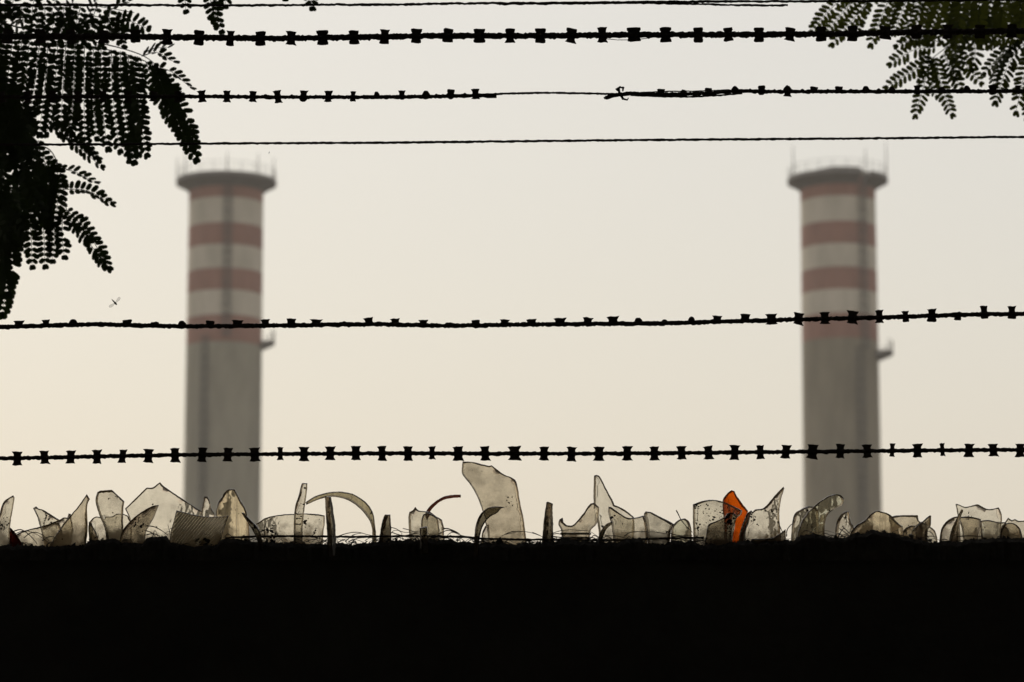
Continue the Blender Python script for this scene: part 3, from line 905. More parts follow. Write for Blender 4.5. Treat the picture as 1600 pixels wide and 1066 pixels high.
def barb(root, x, y, Y, up, dn, w, su_, sd_, rg, tilt):
    wst = w * .68
    pts = half(su_, w * rg.uniform(.92, 1.08), up, wst, rg)
    lower = half(sd_, w * rg.uniform(.92, 1.08), dn, wst, rg) if dn > 0 else [(-wst, -0.5), (wst, -0.5)]
    if dn > 0:
        pts = pts + [(a, -b_) for a, b_ in reversed(lower)]
    else:
        pts = pts + [(wst, -2.0), (-wst, -2.0)]
    mm = MM(Y)
    # long edges get a slight raggedness
    poly = []
    for i in range(len(pts)):
        a, c = Vector(pts[i]), Vector(pts[(i + 1) % len(pts)])
        poly.append(a)
        if (c - a).length > 3.5:
            poly.append((a + c) / 2 + Vector((rg.uniform(-.3, .3), rg.uniform(-.3, .3))))
    th = 0.0004
    vs, fs = [], []
    m = len(poly)
    for s in (-1, 1):
        for p in poly:
            vs.append((p.x * mm, s * th + (abs(p.y) * mm) ** 2 * 12 * rg.uniform(.6, 1.3) * tilt, p.y * mm))
    fs.append(tuple(range(m)))
    fs.append(tuple(range(2 * m - 1, m - 1, -1)))
    for i in range(m):
        k = (i + 1) % m
        fs.append((i, i + m, k + m, k))
    me = bpy.data.meshes.new("barb")
    me.from_pydata(vs, [], fs)
    me.materials.append(M_STEEL)
    me.update()
    bm = bmesh.new(); bm.from_mesh(me)
    bmesh.ops.recalc_face_normals(bm, faces=bm.faces)
    bmesh.ops.triangulate(bm, faces=[f for f in bm.faces if len(f.verts) > 4])
    bm.to_mesh(me); bm.free()
    o = bpy.data.objects.new("barb", me)
    COL.objects.link(o)
    o.parent = root
    o.location = P(x, y, Y) - root.location
    o.rotation_euler = (rg.uniform(-.3, .3), rg.gauss(0, .055), rg.uniform(-.35, .35))
    return o


GW = "rusty wires strung above the wall"
def razor(tab, Y, core_px, barbs, label, seed, spans=None, bumps=0.0, wire_px=2.0):
    """barbs: list of (x, up, down, halfwidth, shape_up, shape_down)"""
    rg = random.Random(seed)
    xm = (BX0 + BX1) / 2
    root = empty("razor_wire", P(xm, interp(tab, xm), Y))
    tag(root, label, "razor wire", GW)
    if spans is None:
        plain_wire("core_wire", tab, Y, core_px, None, x0=BX0, x1=BX1, parent=root, seed=seed, step=3.0)
    else:
        for a, c, r in spans:
            plain_wire("core_wire", tab, Y, r, None, x0=a, x1=c, parent=root, seed=seed + int(a) % 97, step=3.0)
    for (x, up, dn, w, s1, s2) in barbs:
        barb(root, x, interp(tab, x), Y, up, dn, w, s1, s2, rg, rg.uniform(-1, 1))
    if bumps:
        b = MB()
        xs_ = sorted(q[0] for q in barbs)
        for a, c in zip(xs_, xs_[1:]):
            if c - a < 70:
                x = (a + c) / 2 + rg.uniform(-3, 3)
                p = P(x, interp(tab, x) + (-1 if bumps > 0 else 1) * core_px * .75, Y)
                r = abs(bumps) * rg.uniform(.7, 1.3) * MM(Y)
                b.tube([p + Vector((-r * 1.3, 0, 0)), p + Vector((-r * .6, 0, 0)), p, p + Vector((r * .7, 0, 0)), p + Vector((r * 1.3, 0, 0))], lambda t: r * max(.15, math.sin(math.pi * t)), 7, True, .15, rg)
        b.build("tape_crimps", M_STEEL, root, False, root.location.copy())["kind"] = "stuff"
    return root


def extend(xs_, lo=-420, hi=2020):
    d = (xs_[-1] - xs_[0]) / (len(xs_) - 1)
    out = list(xs_)
    while out[0] - d > lo: out.insert(0, out[0] - d)
    while out[-1] + d < hi: out.append(out[-1] + d)
    return out


rb = random.Random(77)
# lowest strand, just above the glass
T5 = smooth_tab([(BX0, 735), (-400, 723), (0, 716.5), (150, 713.5), (280, 711), (400, 710), (600, 708.5), (800, 709), (1000, 708.5), (1200, 706.5), (1350, 705), (1600, 703), (2000, 704), (BX1, 711)])
X5 = [27, 69.5, 110.5, 151.5, 191.5, 232, 273.5, 316, 356, 398, 438, 475, 516, 556, 597, 637.5, 675, 716, 758, 804, 850, 893, 936, 980, 1022.5, 1065, 1107, 1148, 1188, 1228, 1269.5, 1313, 1355, 1394, 1433.5, 1472.5, 1514, 1552, 1594]
thin5 = {438: .62, 675: .66, 1394: .55, 1472.5: .52, 1188: .85, 597: .9, 191.5: .85}
wide5 = {804: 1.35, 716: 1.15, 1269.5: 1.2, 398: 1.1, 936: 1.1, 556: 1.05}
L5 = []
for x in extend(X5):
    k = thin5.get(x, wide5.get(x, 1.0))
    L5.append((x, 11.3 + rb.uniform(-.7, .7), 11.5 + rb.uniform(-.7, .7) - (1.5 if k < .7 else 0), 8.3 * k, 'f', 'f'))
razor(T5, 4.50, 3.35, L5, "lowest razor wire strand with even hourglass barbs, just above the broken glass", 11)

# middle strand, barbs mostly on the upper side
T4 = smooth_tab([(BX0, 520), (-300, 514), (0, 511), (100, 508), (160, 507), (230, 509), (300, 510), (420, 509), (520, 507.5), (600, 507), (700, 509), (800, 507.5), (960, 506), (1050, 505), (1150, 502), (1300, 498), (1400, 495.5), (1500, 492), (1600, 490.5), (1900, 487), (BX1, 482)])
B4 = [(29, 10.5, 0, 9, 'f'), (72, 9.5, 0, 7, 'f'), (114.5, 9.5, 0, 7, 'd'), (156, 4.5, 0, 9, 'l'), (199, 8.5, 0, 7.5, 'q'), (242, 7, 0, 7.5, 'l'), (284.5, 9.5, 0, 7, 'd'), (328, 9, 0, 7.5, 'q'), (371, 10, 0, 10.5, 'f'), (415, 11, 0, 8, 'f'), (455, 11, 0, 9, 'f'), (494, 9.5, 0, 10, 'f'),
      (536, 5, 0, 7, 'l'), (577, 11, 0, 8.5, 'f'), (618, 10.5, 0, 8.5, 'f'), (661.5, 9, 0, 8, 'f'), (701.5, 6, 0, 7.5, 'l'), (744, 9.5, 0, 7.5, 'q'), (788, 9, 0, 8.5, 'f'), (830.5, 9, 0, 10, 'f'), (875, 10, 0, 11, 'f'), (918, 11, 0, 9, 'f'), (958, 12, 0, 10, 'f'), (998, 10, 0, 7, 'd'),
      (1039, 7, 0, 6.5, 'd'), (1080.6, 10, 0, 6, 'd'), (1120.7, 11, 0, 9, 'f'), (1164, 11.5, 2.5, 9.5, 'f'), (1205.5, 11, 7, 10, 'f'), (1247.5, 11, 9, 9.5, 'f'), (1288.7, 11, 9, 8.5, 'f'), (1332, 12, 9, 10, 'f'), (1374, 12, 9, 7, 'f'), (1415, 10, 9, 6, 'f'), (1456, 11, 10, 8, 'f'), (1497, 5, 9, 6, 'l'), (1538, 14, 7, 7, 'f'), (1581, 13, 8, 7, 'f')]
L4 = [(x, u, d, w, s, 'q' if x > 1400 else 'f') for x, u, d, w, s in B4]
for x in (-14, -57, -100, -143, -186, -229, -272, -315, -358): L4.append((x, 9, 0, 8, 'f', 'f'))
for x in (1623, 1665, 1707, 1749, 1791, 1833, 1875, 1917): L4.append((x, 11, 9, 8, 'f', 'f'))
razor(T4, 4.49, 3.7, L4, "sagging razor wire strand with barbs only on its upper side, mid-height across the chimneys", 12, bumps=1.2)

# plain wire below the torn strand
plain_wire("plain_wire", smooth_tab([(BX0, 231), (-300, 228), (0, 226), (100, 226), (400, 224), (600, 223), (800, 221), (1000, 219), (1200, 217.5), (1400, 216), (1600, 214), (BX1, 206)]), 4.49, 2.0,
           "thin plain wire without barbs just above the chimney tops", seed=5, jit=.25, group=GW)

# torn strand: tape, bare wire, then a spliced tangle
T3 = smooth_tab([(BX0, 160), (-300, 154), (0, 152), (320, 151), (450, 152), (650, 151.5), (745, 149.5), (776, 150.5)])
T3w = smooth_tab([(690, 151.5), (745, 148.5), (790, 146.5), (850, 145.2), (910, 146), (960, 147), (1000, 146.5), (1060, 147.5)])
T3r = smooth_tab([(946, 153), (962, 149), (985, 146.2), (1010, 147.5), (1050, 147.5), (1110, 145.5), (1150, 142.5), (1200, 143.2), (1300, 143.2), (1450, 143), (1600, 142.5), (1900, 142), (BX1, 140)])
rg3 = random.Random(31)
root = empty("razor_wire", P(800, 147, 4.47))
tag(root, "torn razor wire strand with a bare gap and a spliced tangle right of centre", "razor wire", GW)
plain_wire("core_wire", T3, 4.47, 3.2, None, x0=BX0, x1=776, parent=root, seed=41, step=3.0)
plain_wire("tie_wire", T3w, 4.468, 1.8, None, parent=root, seed=42, step=3.0)
plain_wire("core_wire", T3r, 4.47, 3.2, None, parent=root, seed=43, step=3.0)
plain_wire("tie_wire", [(985, 149), (1030, 151), (1075, 151.5), (1120, 149.5), (1160, 146)], 4.465, 1.5, None, parent=root, seed=44, step=3.0, jit=.3)
plain_wire("tie_wire", [(1000, 144.5), (1045, 143.0), (1090, 142.5), (1140, 140.5)], 4.475, 1.0, None, parent=root, seed=45, step=3.0, jit=.3)
tb = MB()
for pts in ([(944, 154), (952, 149), (964, 147)], [(963, 141), (969, 136), (974, 138)], [(966, 137), (968, 147), (973, 156)], [(970, 148), (974, 155), (980, 156), (982, 153)], [(946, 152), (960, 150)], [(974, 136), (973, 143)]):
    tb.tube([P(x, y, 4.468) for x, y in pts], lambda t: (2.4 - 1.5 * t) * MM(4.47), 7, True, .25, rg3)
tb.tube([P(776, 150.5, 4.47), P(762, 150.6, 4.47), P(756, 149.5, 4.47)], 3.4 * MM(4.47), 7, True, .25, rg3)
tb.build("splice_tangle", M_WIRE, root, False, root.location.copy())
B3 = [(x, 9.5, 9.5, 7, 'f', 'f') for x in (-75, -36, 3, 43, 82, 122, 161, 200, 240, 278)] + \
     [(315.5, 10, 9.5, 7, 'f', 'f'), (354.5, 10, 9.5, 7, 'f', 'f'), (395, 10, 9, 7, 'f', 'f'), (434, 11, 9.5, 7, 'f', 'f'), (474, 11, 8, 7, 'f', 'd'), (513, 11, 9, 7, 'f', 'f'), (551.5, 10.5, 7.5, 4.8, 'f', 'q'),
      (589, 9.5, 0, 5.5, 'd', 'f'), (628, 11, 5, 6, 'f', 'd'), (665.5, 11, 4.5, 6.5, 'd', 'd'), (704, 11.5, 5.5, 6.5, 'q', 'd'), (743, 11, 5.5, 7, 'f', 'f'),
      (1033, 9, 0, 6, 'q', 'f'), (1068.5, 8, 5, 6, 'd', 'q'), (1108, 9, 5, 6.5, 'q', 'd'), (1148.6, 8, 4, 7, 'd', 'd'), (1190, 9.5, 6.5, 6.5, 'q', 'd'), (1230.5, 10, 8, 7, 'd', 'f'), (1272, 9.5, 0, 7, 'q', 'f'), (1311, 9, 3, 7, 'q', 'l'), (1353, 9.5, 3, 6.5, 'd', 'l'), (1394, 9.5, 3, 6, 'd', 'l'),
      (1433, 9.5, 5, 6, 'f', 'l'), (1472, 8.5, 4, 6, 'd', 'l'), (1511, 9.5, 0, 6, 'd', 'l'), (1551, 10, 5, 6.5, 'q', 'q'), (1590, 9.5, 5, 6, 'f', 'l'), (1630, 9.5, 5, 6, 'f', 'l'), (1670, 9.5, 5, 6, 'd', 'l')]
for (x, u, d, w, s1, s2) in B3:
    y = interp(T3, x) if x < 800 else interp(T3r, x)
    barb(root, x, y, 4.47, u, d, w, s1, s2, rg3, rg3.uniform(-1, 1))
b = MB()
xs_ = sorted(q[0] for q in B3)
for a, c in zip(xs_, xs_[1:]):
    if c - a < 60 and a > -100:
        x = (a + c) / 2 + rg3.uniform(-3, 3)
        p = P(x, (interp(T3, x) if x < 800 else interp(T3r, x)) - 2.4, 4.47)
        r = 2.2 * rg3.uniform(.7, 1.3) * MM(4.47)
        b.tube([p + Vector((-r * 1.3, 0, 0)), p + Vector((-r * .6, 0, 0)), p, p + Vector((r * .7, 0, 0)), p + Vector((r * 1.3, 0, 0))], lambda t: r * max(.15, math.sin(math.pi * t)), 7, True, .15, rg3)
b.build("tape_crimps", M_STEEL, root, False, root.location.copy())["kind"] = "stuff"

# thick strand on the outrigger arms, nearest the camera
T2 = smooth_tab([(BX0, 62), (-300, 58), (0, 57), (200, 57.5), (360, 59.3), (420, 60), (500, 59), (600, 57.5), (700, 56), (850, 56), (990, 54.5), (1186, 54), (1330, 52.5), (1430, 50.5), (1600, 48.5), (2000, 46), (BX1, 44)])
X2 = [12, 62, 111, 162, 212, 261, 311, 360, 407, 455, 504, 553, 601, 650.5, 700, 749, 797, 844.5, 892.5, 941, 990.5, 1040, 1091, 1138, 1186, 1234.5, 1283, 1332, 1383, 1432, 1481, 1531, 1581]
L2 = []
for x in extend(X2):
    k = {360: .72, 990.5: 1.2, 553: .9, 1138: .85, 1383: 1.15}.get(x, 1.0)
    L2.append((x, 12.3 + rb.uniform(-1, .8), 12.3 + rb.uniform(-1.2, .8), 9.2 * k * rb.uniform(.93, 1.08), rb.choice('qqqqf'), rb.choice('qqqf')))
r2 = razor(T2, 4.36, 4.9, L2, "thickest razor wire strand with squarish worn barbs near the top", 14, bumps=-2.4)
plain_wire("loose_thread", [(945, 61), (965, 62.5), (988, 62.5), (1008, 60.5), (1025, 57.5)], 4.356, .6, None, parent=r2, seed=61)

# top plain wire with its loose tail
rt1 = empty("plain_wire", P(800, 5, 4.47))
tag(rt1, "ragged plain wire along the very top edge, its loose tail ending right of centre", "wire", GW)
T1 = smooth_tab([(BX0, 12), (-300, 9), (0, 8), (150, 8), (400, 8.5), (520, 7.5), (600, 7.5), (720, 5.5), (850, 5), (1000, 3.4), (1100, 2.5), (1300, 2), (1450, 1), (1600, -1), (BX1, -8)])
plain_wire("wire_strand", T1, 4.47, 2.1, None, x0=BX0, x1=BX1, parent=rt1, seed=51, jit=.3, wob=.9)
plain_wire("loose_tail", smooth_tab([(780, 6.5), (900, 5.5), (1000, 5), (1090, 6.5), (1160, 8.3), (1231, 8.4)]), 4.465, 1.7, None, parent=rt1, seed=52, jit=.35, wob=.9)

# wire lying along the wall top among the glass
plain_wire("fallen_wire", smooth_tab([(352, 840.5), (400, 838.5), (470, 838), (560, 839), (610, 838), (700, 838.5), (735, 840), (760, 842), (850, 843.5), (960, 844), (1040, 841.5), (1100, 840)]), 4.478, 1.7,
           "dark straight wire lying along the wall top at the foot of the shards", seed=71, jit=.35, group=None)

# tangled dry tendrils on the wall top
rt = random.Random(8)
b = MB()
def curl(pts, r=.55, Y=4.48):
    tab = [Vector((x, y, 0)) for x, y in pts]
    out = []
    for i in range(len(tab) - 1):
        p0, p1, p2, p3 = tab[max(i - 1, 0)], tab[i], tab[i + 1], tab[min(i + 2, len(tab) - 1)]
        for q in range(7):
            t = q / 7
            h = .5 * ((2 * p1) + (p2 - p0) * t + (2 * p0 - 5 * p1 + 4 * p2 - p3) * t * t + (-p0 + 3 * p1 - 3 * p2 + p3) * t ** 3)
            out.append(h)
    out.append(tab[-1])
    n_ = len(out)
    b.tube([P(p.x, p.y, Y + .006 * math.sin(i * .4)) for i, p in enumerate(out)], lambda t: r * MM(4.5) * (1.1 - .5 * t), 5, True, .15, rt)
for c in ([(20, 836), (38, 829.5), (55, 834), (72, 845), (80, 852)], [(38, 840), (48, 833), (60, 833), (74, 842), (78, 850)], [(22, 830), (34, 828), (48, 838), (58, 850)], [(66, 845), (80, 838), (96, 846)],
          [(228, 822), (240, 823), (252, 829), (262, 836)], [(226, 829), (236, 832), (243, 838)], [(238, 840), (242, 829), (247, 839)], [(266, 836), (264, 826), (262, 820)], [(228, 836), (240, 834), (250, 838)],
          [(414, 840), (413, 827), (417, 815), (424, 811)], [(407, 831), (416, 828), (426, 831), (436, 838)], [(528, 838), (545, 833), (560, 832), (576, 836), (590, 838)], [(540, 846), (552, 836), (566, 833)], [(548, 850), (556, 842), (572, 840)],
          [(608, 824), (618, 826), (628, 831), (640, 832), (655, 830)], [(610, 836), (614, 830), (622, 829), (628, 834), (624, 839)], [(630, 826), (642, 829), (650, 833)], [(612, 832), (630, 837), (650, 834), (668, 838), (690, 833)],
          [(640, 840), (648, 833), (660, 832), (675, 836), (692, 838)], [(690, 828), (700, 826), (710, 831), (722, 837), (738, 839)], [(686, 834), (700, 829), (714, 834), (726, 840)], [(696, 840), (706, 832), (718, 836)], [(690, 825), (706, 828), (718, 834)],
          [(700, 826), (712, 833), (722, 837)], [(785, 837), (800, 831), (820, 831), (835, 834), (850, 840)], [(790, 835), (806, 832)], [(832, 832), (842, 836), (852, 842)], [(862, 834), (874, 830), (890, 828), (905, 829), (920, 830), (932, 837), (942, 843)],
          [(862, 838), (876, 840), (890, 844)], [(860, 836), (872, 834), (884, 838)], [(922, 842), (928, 837), (934, 840), (930, 845)], [(936, 834), (950, 837), (966, 838), (980, 842)], [(940, 842), (948, 838), (955, 842), (950, 847)],
          [(975, 838), (985, 832), (1000, 831), (1015, 831), (1035, 834), (1050, 838), (1080, 840)], [(1040, 830), (1056, 836), (1082, 837)], [(1057, 798), (1060, 804), (1064, 812), (1072, 822), (1082, 832)], [(1040, 842), (1060, 838), (1084, 841)],
          [(1216, 815), (1220, 826), (1224, 834)], [(1229, 838), (1230, 828), (1236, 820), (1240, 819)], [(1312, 826), (1320, 832), (1328, 838)], [(1310, 838), (1318, 826), (1326, 832)], [(1308, 834), (1318, 836), (1330, 830)], [(1316, 822), (1325, 831), (1331, 838)],
          [(1444, 838), (1450, 830), (1458, 836), (1462, 844)], [(1440, 846), (1452, 838), (1464, 840)], [(1446, 832), (1452, 842), (1456, 848)], [(1496, 838.5), (1515, 837.5), (1534, 838.5)], [(1470, 846), (1500, 845), (1520, 843), (1534, 843)]):
    curl(c, rt.uniform(.5, .95), 4.475 + rt.uniform(0, .03))
for i in range(190):
    x = rt.choice((rt.uniform(370, 1100), rt.uniform(370, 1100), rt.uniform(20, 1600)))
    y0 = interp(CREST, x) - rt.uniform(-1.5, 4)
    l = rt.uniform(8, 26)
    curl([(x, y0 + rt.uniform(0, 3)), (x + l * .35, y0 - rt.uniform(0, 4.5)), (x + l * .7, y0 - rt.uniform(-1, 3)), (x + l, y0 + rt.uniform(0, 4))], rt.uniform(.3, .75), 4.475 + rt.uniform(0, .05))
tag(b.build("dry_tendrils", M_TWIG, None, False, P(800, 845, 4.48)), "tangle of thin dry tendrils and wire ends along the wall top", "dry stems", kind="stuff")

# ---------------------------------------------------------------- trees with feathery leaves
def pinna(frond, pts, Y, mat, L=13.0, W=4.8, gap=8.2, tilt=0.0, seed=0, fold=.10, taper=True):
    rg = random.Random(seed)
    L *= 1.26; W *= 1.66
    tab = [Vector((x, y, 0)) for x, y in pts]
    line = []
    for i in range(len(tab) - 1):
        p0, p1, p2, p3 = tab[max(i - 1, 0)], tab[i], tab[i + 1], tab[min(i + 2, len(tab) - 1)]
        for q in range(12):
            t = q / 12
            line.append(.5 * ((2 * p1) + (p2 - p0) * t + (2 * p0 - 5 * p1 + 4 * p2 - p3) * t * t + (-p0 + 3 * p1 - 3 * p2 + p3) * t ** 3))
    line.append(tab[-1])
    total = sum((a - c).length for a, c in zip(line, line[1:]))
    dY = rg.uniform(-.03, .03)
    w3 = []
    acc = 0.0
    lens = [0.0]
    for a, c in zip(line, line[1:]):
        acc += (c - a).length; lens.append(acc)
    w3 = [P(p.x, p.y, Y + dY * (s / max(total, 1)) ) for p, s in zip(line, lens)]
    mm = MM(Y)
    b_ = MB()
    b_.tube(w3[::3] + [w3[-1]], lambda t: (.8 - .45 * t) * mm, 4, True)
    nl = max(3, int(total / gap))
    for i in range(nl + 1):
        s = total * (i + .3) / (nl + .3)
        if s > total: s = total
        k = 0
        while k < len(lens) - 2 and lens[k + 1] < s: k += 1
        t = (s - lens[k]) / max(1e-6, lens[k + 1] - lens[k])
        p = w3[k].lerp(w3[k + 1], min(1, t))
        T = (w3[k + 1] - w3[k]).normalized()
        view = (CAM - p).normalized()
        Nn = (view - T * view.dot(T)).normalized()
        Nn = Matrix.Rotation(tilt + rg.uniform(-.12, .12), 3, T) @ Nn
        Sd = T.cross(Nn)
        f = s / total
        env = min(1.0, .55 + f * 3.0) * (1.0 if f < .72 or not taper else 1.0 - (f - .72) * 1.0)
        for sg in (-1, 1):
            if rg.random() < .025 and i < nl: continue      # a leaflet lost here and there
            if i == nl and sg == 1: ang = R(80)
            elif i == nl: ang = R(62)
            else: ang = R(14 + 30 * f * f + rg.uniform(-6, 6))
            D = (Sd * sg * math.cos(ang) + T * math.sin(ang)).normalized()
            D = (D - Nn * (fold + rg.uniform(-.15, .2))).normalized()
            l = L * mm * env * rg.uniform(.88, 1.08)
            w = W * mm * rg.uniform(.85, 1.1) * (.75 + .25 * env)
            Sx = D.cross(Nn).normalized()
            o0 = p + D * .8 * mm
            sag = Nn * (-.10 * l)
            vs = [o0, o0 + D * l * .14 + Sx * w * .46, o0 + D * l * .55 + Sx * w * .52 + sag * .3, o0 + D * l * .87 + Sx * w * .42 + sag * .8, o0 + D * l + sag,
                  o0 + D * l * .87 - Sx * w * .42 + sag * .8, o0 + D * l * .55 - Sx * w * .52 + sag * .3, o0 + D * l * .14 - Sx * w * .46]
            b_.add(vs, [(0, 1, 2, 6, 7), (2, 3, 4, 5, 6)])
    return b_.build("pinna", mat, frond, False, frond.location.copy())


def frond(tree, stalk, Y, mat, pinnae, r=1.5):
    """a compound leaf: stalk polyline in pixels + its pinnae; a child of the tree"""
    base = P(stalk[0][0], stalk[0][1], Y)
    b_ = MB()
    pts = []
    tab = [Vector((x, y, 0)) for x, y in stalk]
    for i in range(len(tab) - 1):
        p0, p1, p2, p3 = tab[max(i - 1, 0)], tab[i], tab[i + 1], tab[min(i + 2, len(tab) - 1)]
        for q in range(8):
            t = q / 8
            h = .5 * ((2 * p1) + (p2 - p0) * t + (2 * p0 - 5 * p1 + 4 * p2 - p3) * t * t + (-p0 + 3 * p1 - 3 * p2 + p3) * t ** 3)
            pts.append(P(h.x, h.y, Y))
    pts.append(P(tab[-1].x, tab[-1].y, Y))
    pts = [p - base for p in pts]
    b_.tube(pts, lambda t: r * (1.1 - .7 * t) * MM(Y), 6)
    fr = link_mesh("frond", b_.v, b_.f, mat, None)
    fr.parent = tree
    fr.location = base - tree.location
    # children positions are worked out from the frond's world position
    class Loc:                       # small stand-in so that build() subtracts the world origin
        pass
    for k, spec in enumerate(pinnae):
        pp, kw = spec[0], (spec[1] if len(spec) > 1 else {})
        kw = dict(kw)
        dY = kw.pop('dY', 0.0)
        ob = pinna_world(base, pp, Y + dY, mat, kw)
        ob.parent = fr
        ob.location = (0, 0, 0)
    return fr


PN = [0]
def pinna_world(base, pp, Y, mat, kw):
    PN[0] += 1
    tmp = empty("tmp", base)
    if mat is M_LEAF_R:
        kw.setdefault('gap', 7.2); kw.setdefault('W', 3.75)
    ob = pinna(tmp, pp, Y, mat, seed=500 + PN[0], **kw)
    ob.parent = None
    bpy.data.objects.remove(tmp)
    return ob


def grown(pts, wob, seed, step=7):
    """smooth, slightly crooked limb line through the given points"""
    tab = [Vector(p) for p in pts]
    out = []
    for i in range(len(tab) - 1):
        p0, p1, p2, p3 = tab[max(i - 1, 0)], tab[i], tab[i + 1], tab[min(i + 2, len(tab) - 1)]
        for q in range(step):
            t = q / step
            h = .5 * ((2 * p1) + (p2 - p0) * t + (2 * p0 - 5 * p1 + 4 * p2 - p3) * t * t + (-p0 + 3 * p1 - 3 * p2 + p3) * t ** 3)
            out.append(h + Vector((noise.noise(h * 2.1 + Vector((seed, 0, 0))), noise.noise(h * 2.1 + Vector((0, seed, 0))), noise.noise(h * 2.1 + Vector((0, 0, seed))))) * wob)
    out.append(tab[-1])
    return out


def tree(name, base, label, trunk_pts, trunk_r, branches, mat):
    root = empty(name, base)
    tag(root, label, "tree")
    b_ = MB()
    rg = random.Random(int(abs(base[0]) * 100))
    b_.tube(grown(trunk_pts, .05, 3.0), lambda t: trunk_r * (1.0 - .55 * t), 14, True, .06, rg)
    b_.build("trunk", M_BARK, root, True, Vector(base))
    for pts, r in branches:
        b_ = MB()
        b_.tube(grown(pts, .06, r * 50), lambda t: r * (1.0 - .75 * t), 9, True, .06, rg)
        b_.build("branch", M_BARK, root, True, Vector(base))
    return root


YL, YR = 5.35, 5.9
p_b1 = P(-60, 20, YL); p_b2 = P(-40, 230, YL + .15); p_b3 = P(260, -70, YL)
treeL = tree("feathery_tree", (-1.9, 5.9, 0), "feathery-leaved tree hanging near-black into the upper left corner",
             [(-1.9, 5.9, -.1), (-1.86, 5.88, 1.2), (-1.95, 5.8, 2.4), (-1.8, 5.7, 3.4), (-1.7, 5.2, 4.6), (-1.6, 4.6, 5.8)], .17,
             [([(-1.93, 5.8, 2.5), (-1.5, 5.6, 2.75), (-1.15, 5.45, 2.95), tuple(p_b1)], .05), ([(-1.9, 5.83, 2.1), (-1.4, 5.65, 2.4), tuple(p_b2)], .04),
              ([(-1.8, 5.7, 3.35), (-1.2, 5.5, 3.35), tuple(p_b3)], .035), ([(-1.75, 5.5, 3.9), (-.6, 4.4, 5.0), (.6, 3.4, 5.6)], .08), ([(-1.7, 5.2, 4.6), (-2.2, 3.6, 5.6), (-2.0, 1.8, 6.0)], .08)], M_LEAF_L)
p_r1 = P(1640, 20, YR); p_r2 = P(1420, -70, YR)
treeR = tree("feathery_tree", (2.3, 6.6, 0), "feathery-leaved tree with green-tinted sprays in the upper right corner",
             [(2.3, 6.6, -.1), (2.26, 6.55, 1.3), (2.35, 6.45, 2.6), (2.2, 6.3, 3.6), (2.0, 5.6, 5.0), (1.7, 4.8, 6.2)], .16,
             [([(2.34, 6.46, 2.5), (1.8, 6.2, 2.95), (1.3, 6.0, 3.08), tuple(p_r1)], .045), ([(2.2, 6.3, 3.6), (1.4, 6.0, 3.5), tuple(p_r2)], .035),
              ([(2.0, 5.7, 4.8), (1.4, 4.0, 5.6), (1.2, 2.0, 6.0)], .08), ([(2.1, 5.9, 4.4), (2.9, 4.2, 5.4), (3.0, 2.2, 5.8)], .08)], M_LEAF_R)

# --- left tree: named sprays read off the photograph, then fill for the dense mass
ED = dict(tilt=1.15, L=13)       # nearly edge-on
frond(treeL, [(-60, 20), (60, 50), (150, 66), (225, 88), (262, 122)], YL, M_LEAF_L, [
    ([(-4, 58), (-8, 105), (-10, 165)],), ([(20, 62), (14, 105), (8, 165)],), ([(46, 64), (40, 120), (32, 195)],), ([(62, 65), (56, 120), (44, 190)], dict(tilt=.5, dY=.12)), ([(75, 66), (71, 125), (62, 205)],), ([(90, 67), (86, 130), (74, 205)], dict(tilt=-.5, dY=.12)), ([(103, 68), (99, 130), (94, 205)],), ([(118, 69), (116, 130), (112, 205)], dict(tilt=.5, dY=.1)),
    ([(132, 70), (131, 140), (133, 222)],), ([(158, 72), (158, 145), (167, 228)], dict(tilt=.3)), ([(188, 80), (191, 150), (208, 249)],), ([(215, 88), (219, 160), (203, 246)], dict(tilt=-.5, dY=.05)),
    ([(208, 90), (216, 165), (228, 238)], dict(tilt=.3, dY=-.04)),
    ([(238, 100), (266, 165), (303, 246)],), ([(250, 112), (284, 172), (306, 236)], dict(tilt=.4, dY=.06)),
    ([(222, 88), (245, 82), (270, 96)], ED), ([(240, 105), (268, 112), (296, 136)], ED), ([(225, 84), (240, 76), (262, 74)], ED)])
frond(treeL, [(-60, 20), (20, 28), (110, 22), (190, 32)], YL + .08, M_LEAF_L, [
    ([(28, 26), (14, 18), (2, 22)], dict(L=12, tilt=.6)), ([(40, 24), (26, 40), (10, 36)], dict(tilt=.7)), ([(62, 20), (58, 36), (57, 62)],), ([(92, 20), (82, 42), (74, 66)], dict(tilt=.5)), ([(118, 20), (100, 42), (86, 62)], dict(tilt=.5)),
    ([(140, 22), (126, 44), (112, 64)], dict(tilt=.6)), ([(160, 24), (150, 44), (140, 66)], dict(tilt=.7)), ([(182, 30), (205, 34), (228, 44)], dict(L=14, gap=8)), ([(176, 30), (190, 42), (205, 60)], dict(tilt=.6)), ([(170, 28), (178, 48), (190, 70)], dict(tilt=.8)),
    ([(110, 24), (112, 8), (122, -12)], ED), ([(140, 22), (146, 8), (158, -10)], ED), ([(80, 22), (85, 5), (92, -15)], dict(tilt=.4)), ([(50, 22), (52, 5), (58, -15)], dict(tilt=.4)), ([(20, 26), (20, 5), (24, -15)], dict(tilt=.4)), ([(165, 26), (180, 10), (200, 2)], ED)])
frond(treeL, [(260, -70), (290, -45), (330, -30), (380, -35)], YL, M_LEAF_L, [
    ([(284, -40), (288, -15), (290, 14)], dict(L=10)), ([(322, -32), (330, 5), (344, 46)], dict(L=11)), ([(338, -32), (338, 0), (336, 34)], dict(L=11, tilt=.5, dY=.05)), ([(360, -34), (356, -20), (352, 6)], dict(L=10))])
frond(treeL, [(330, -45), (420, -45), (470, -40), (500, -36)], YL + .04, M_LEAF_L, [([(476, -40), (483, -20), (487, 9)], dict(L=11)), ([(440, -44), (440, -30), (444, -6)], dict(L=10))])
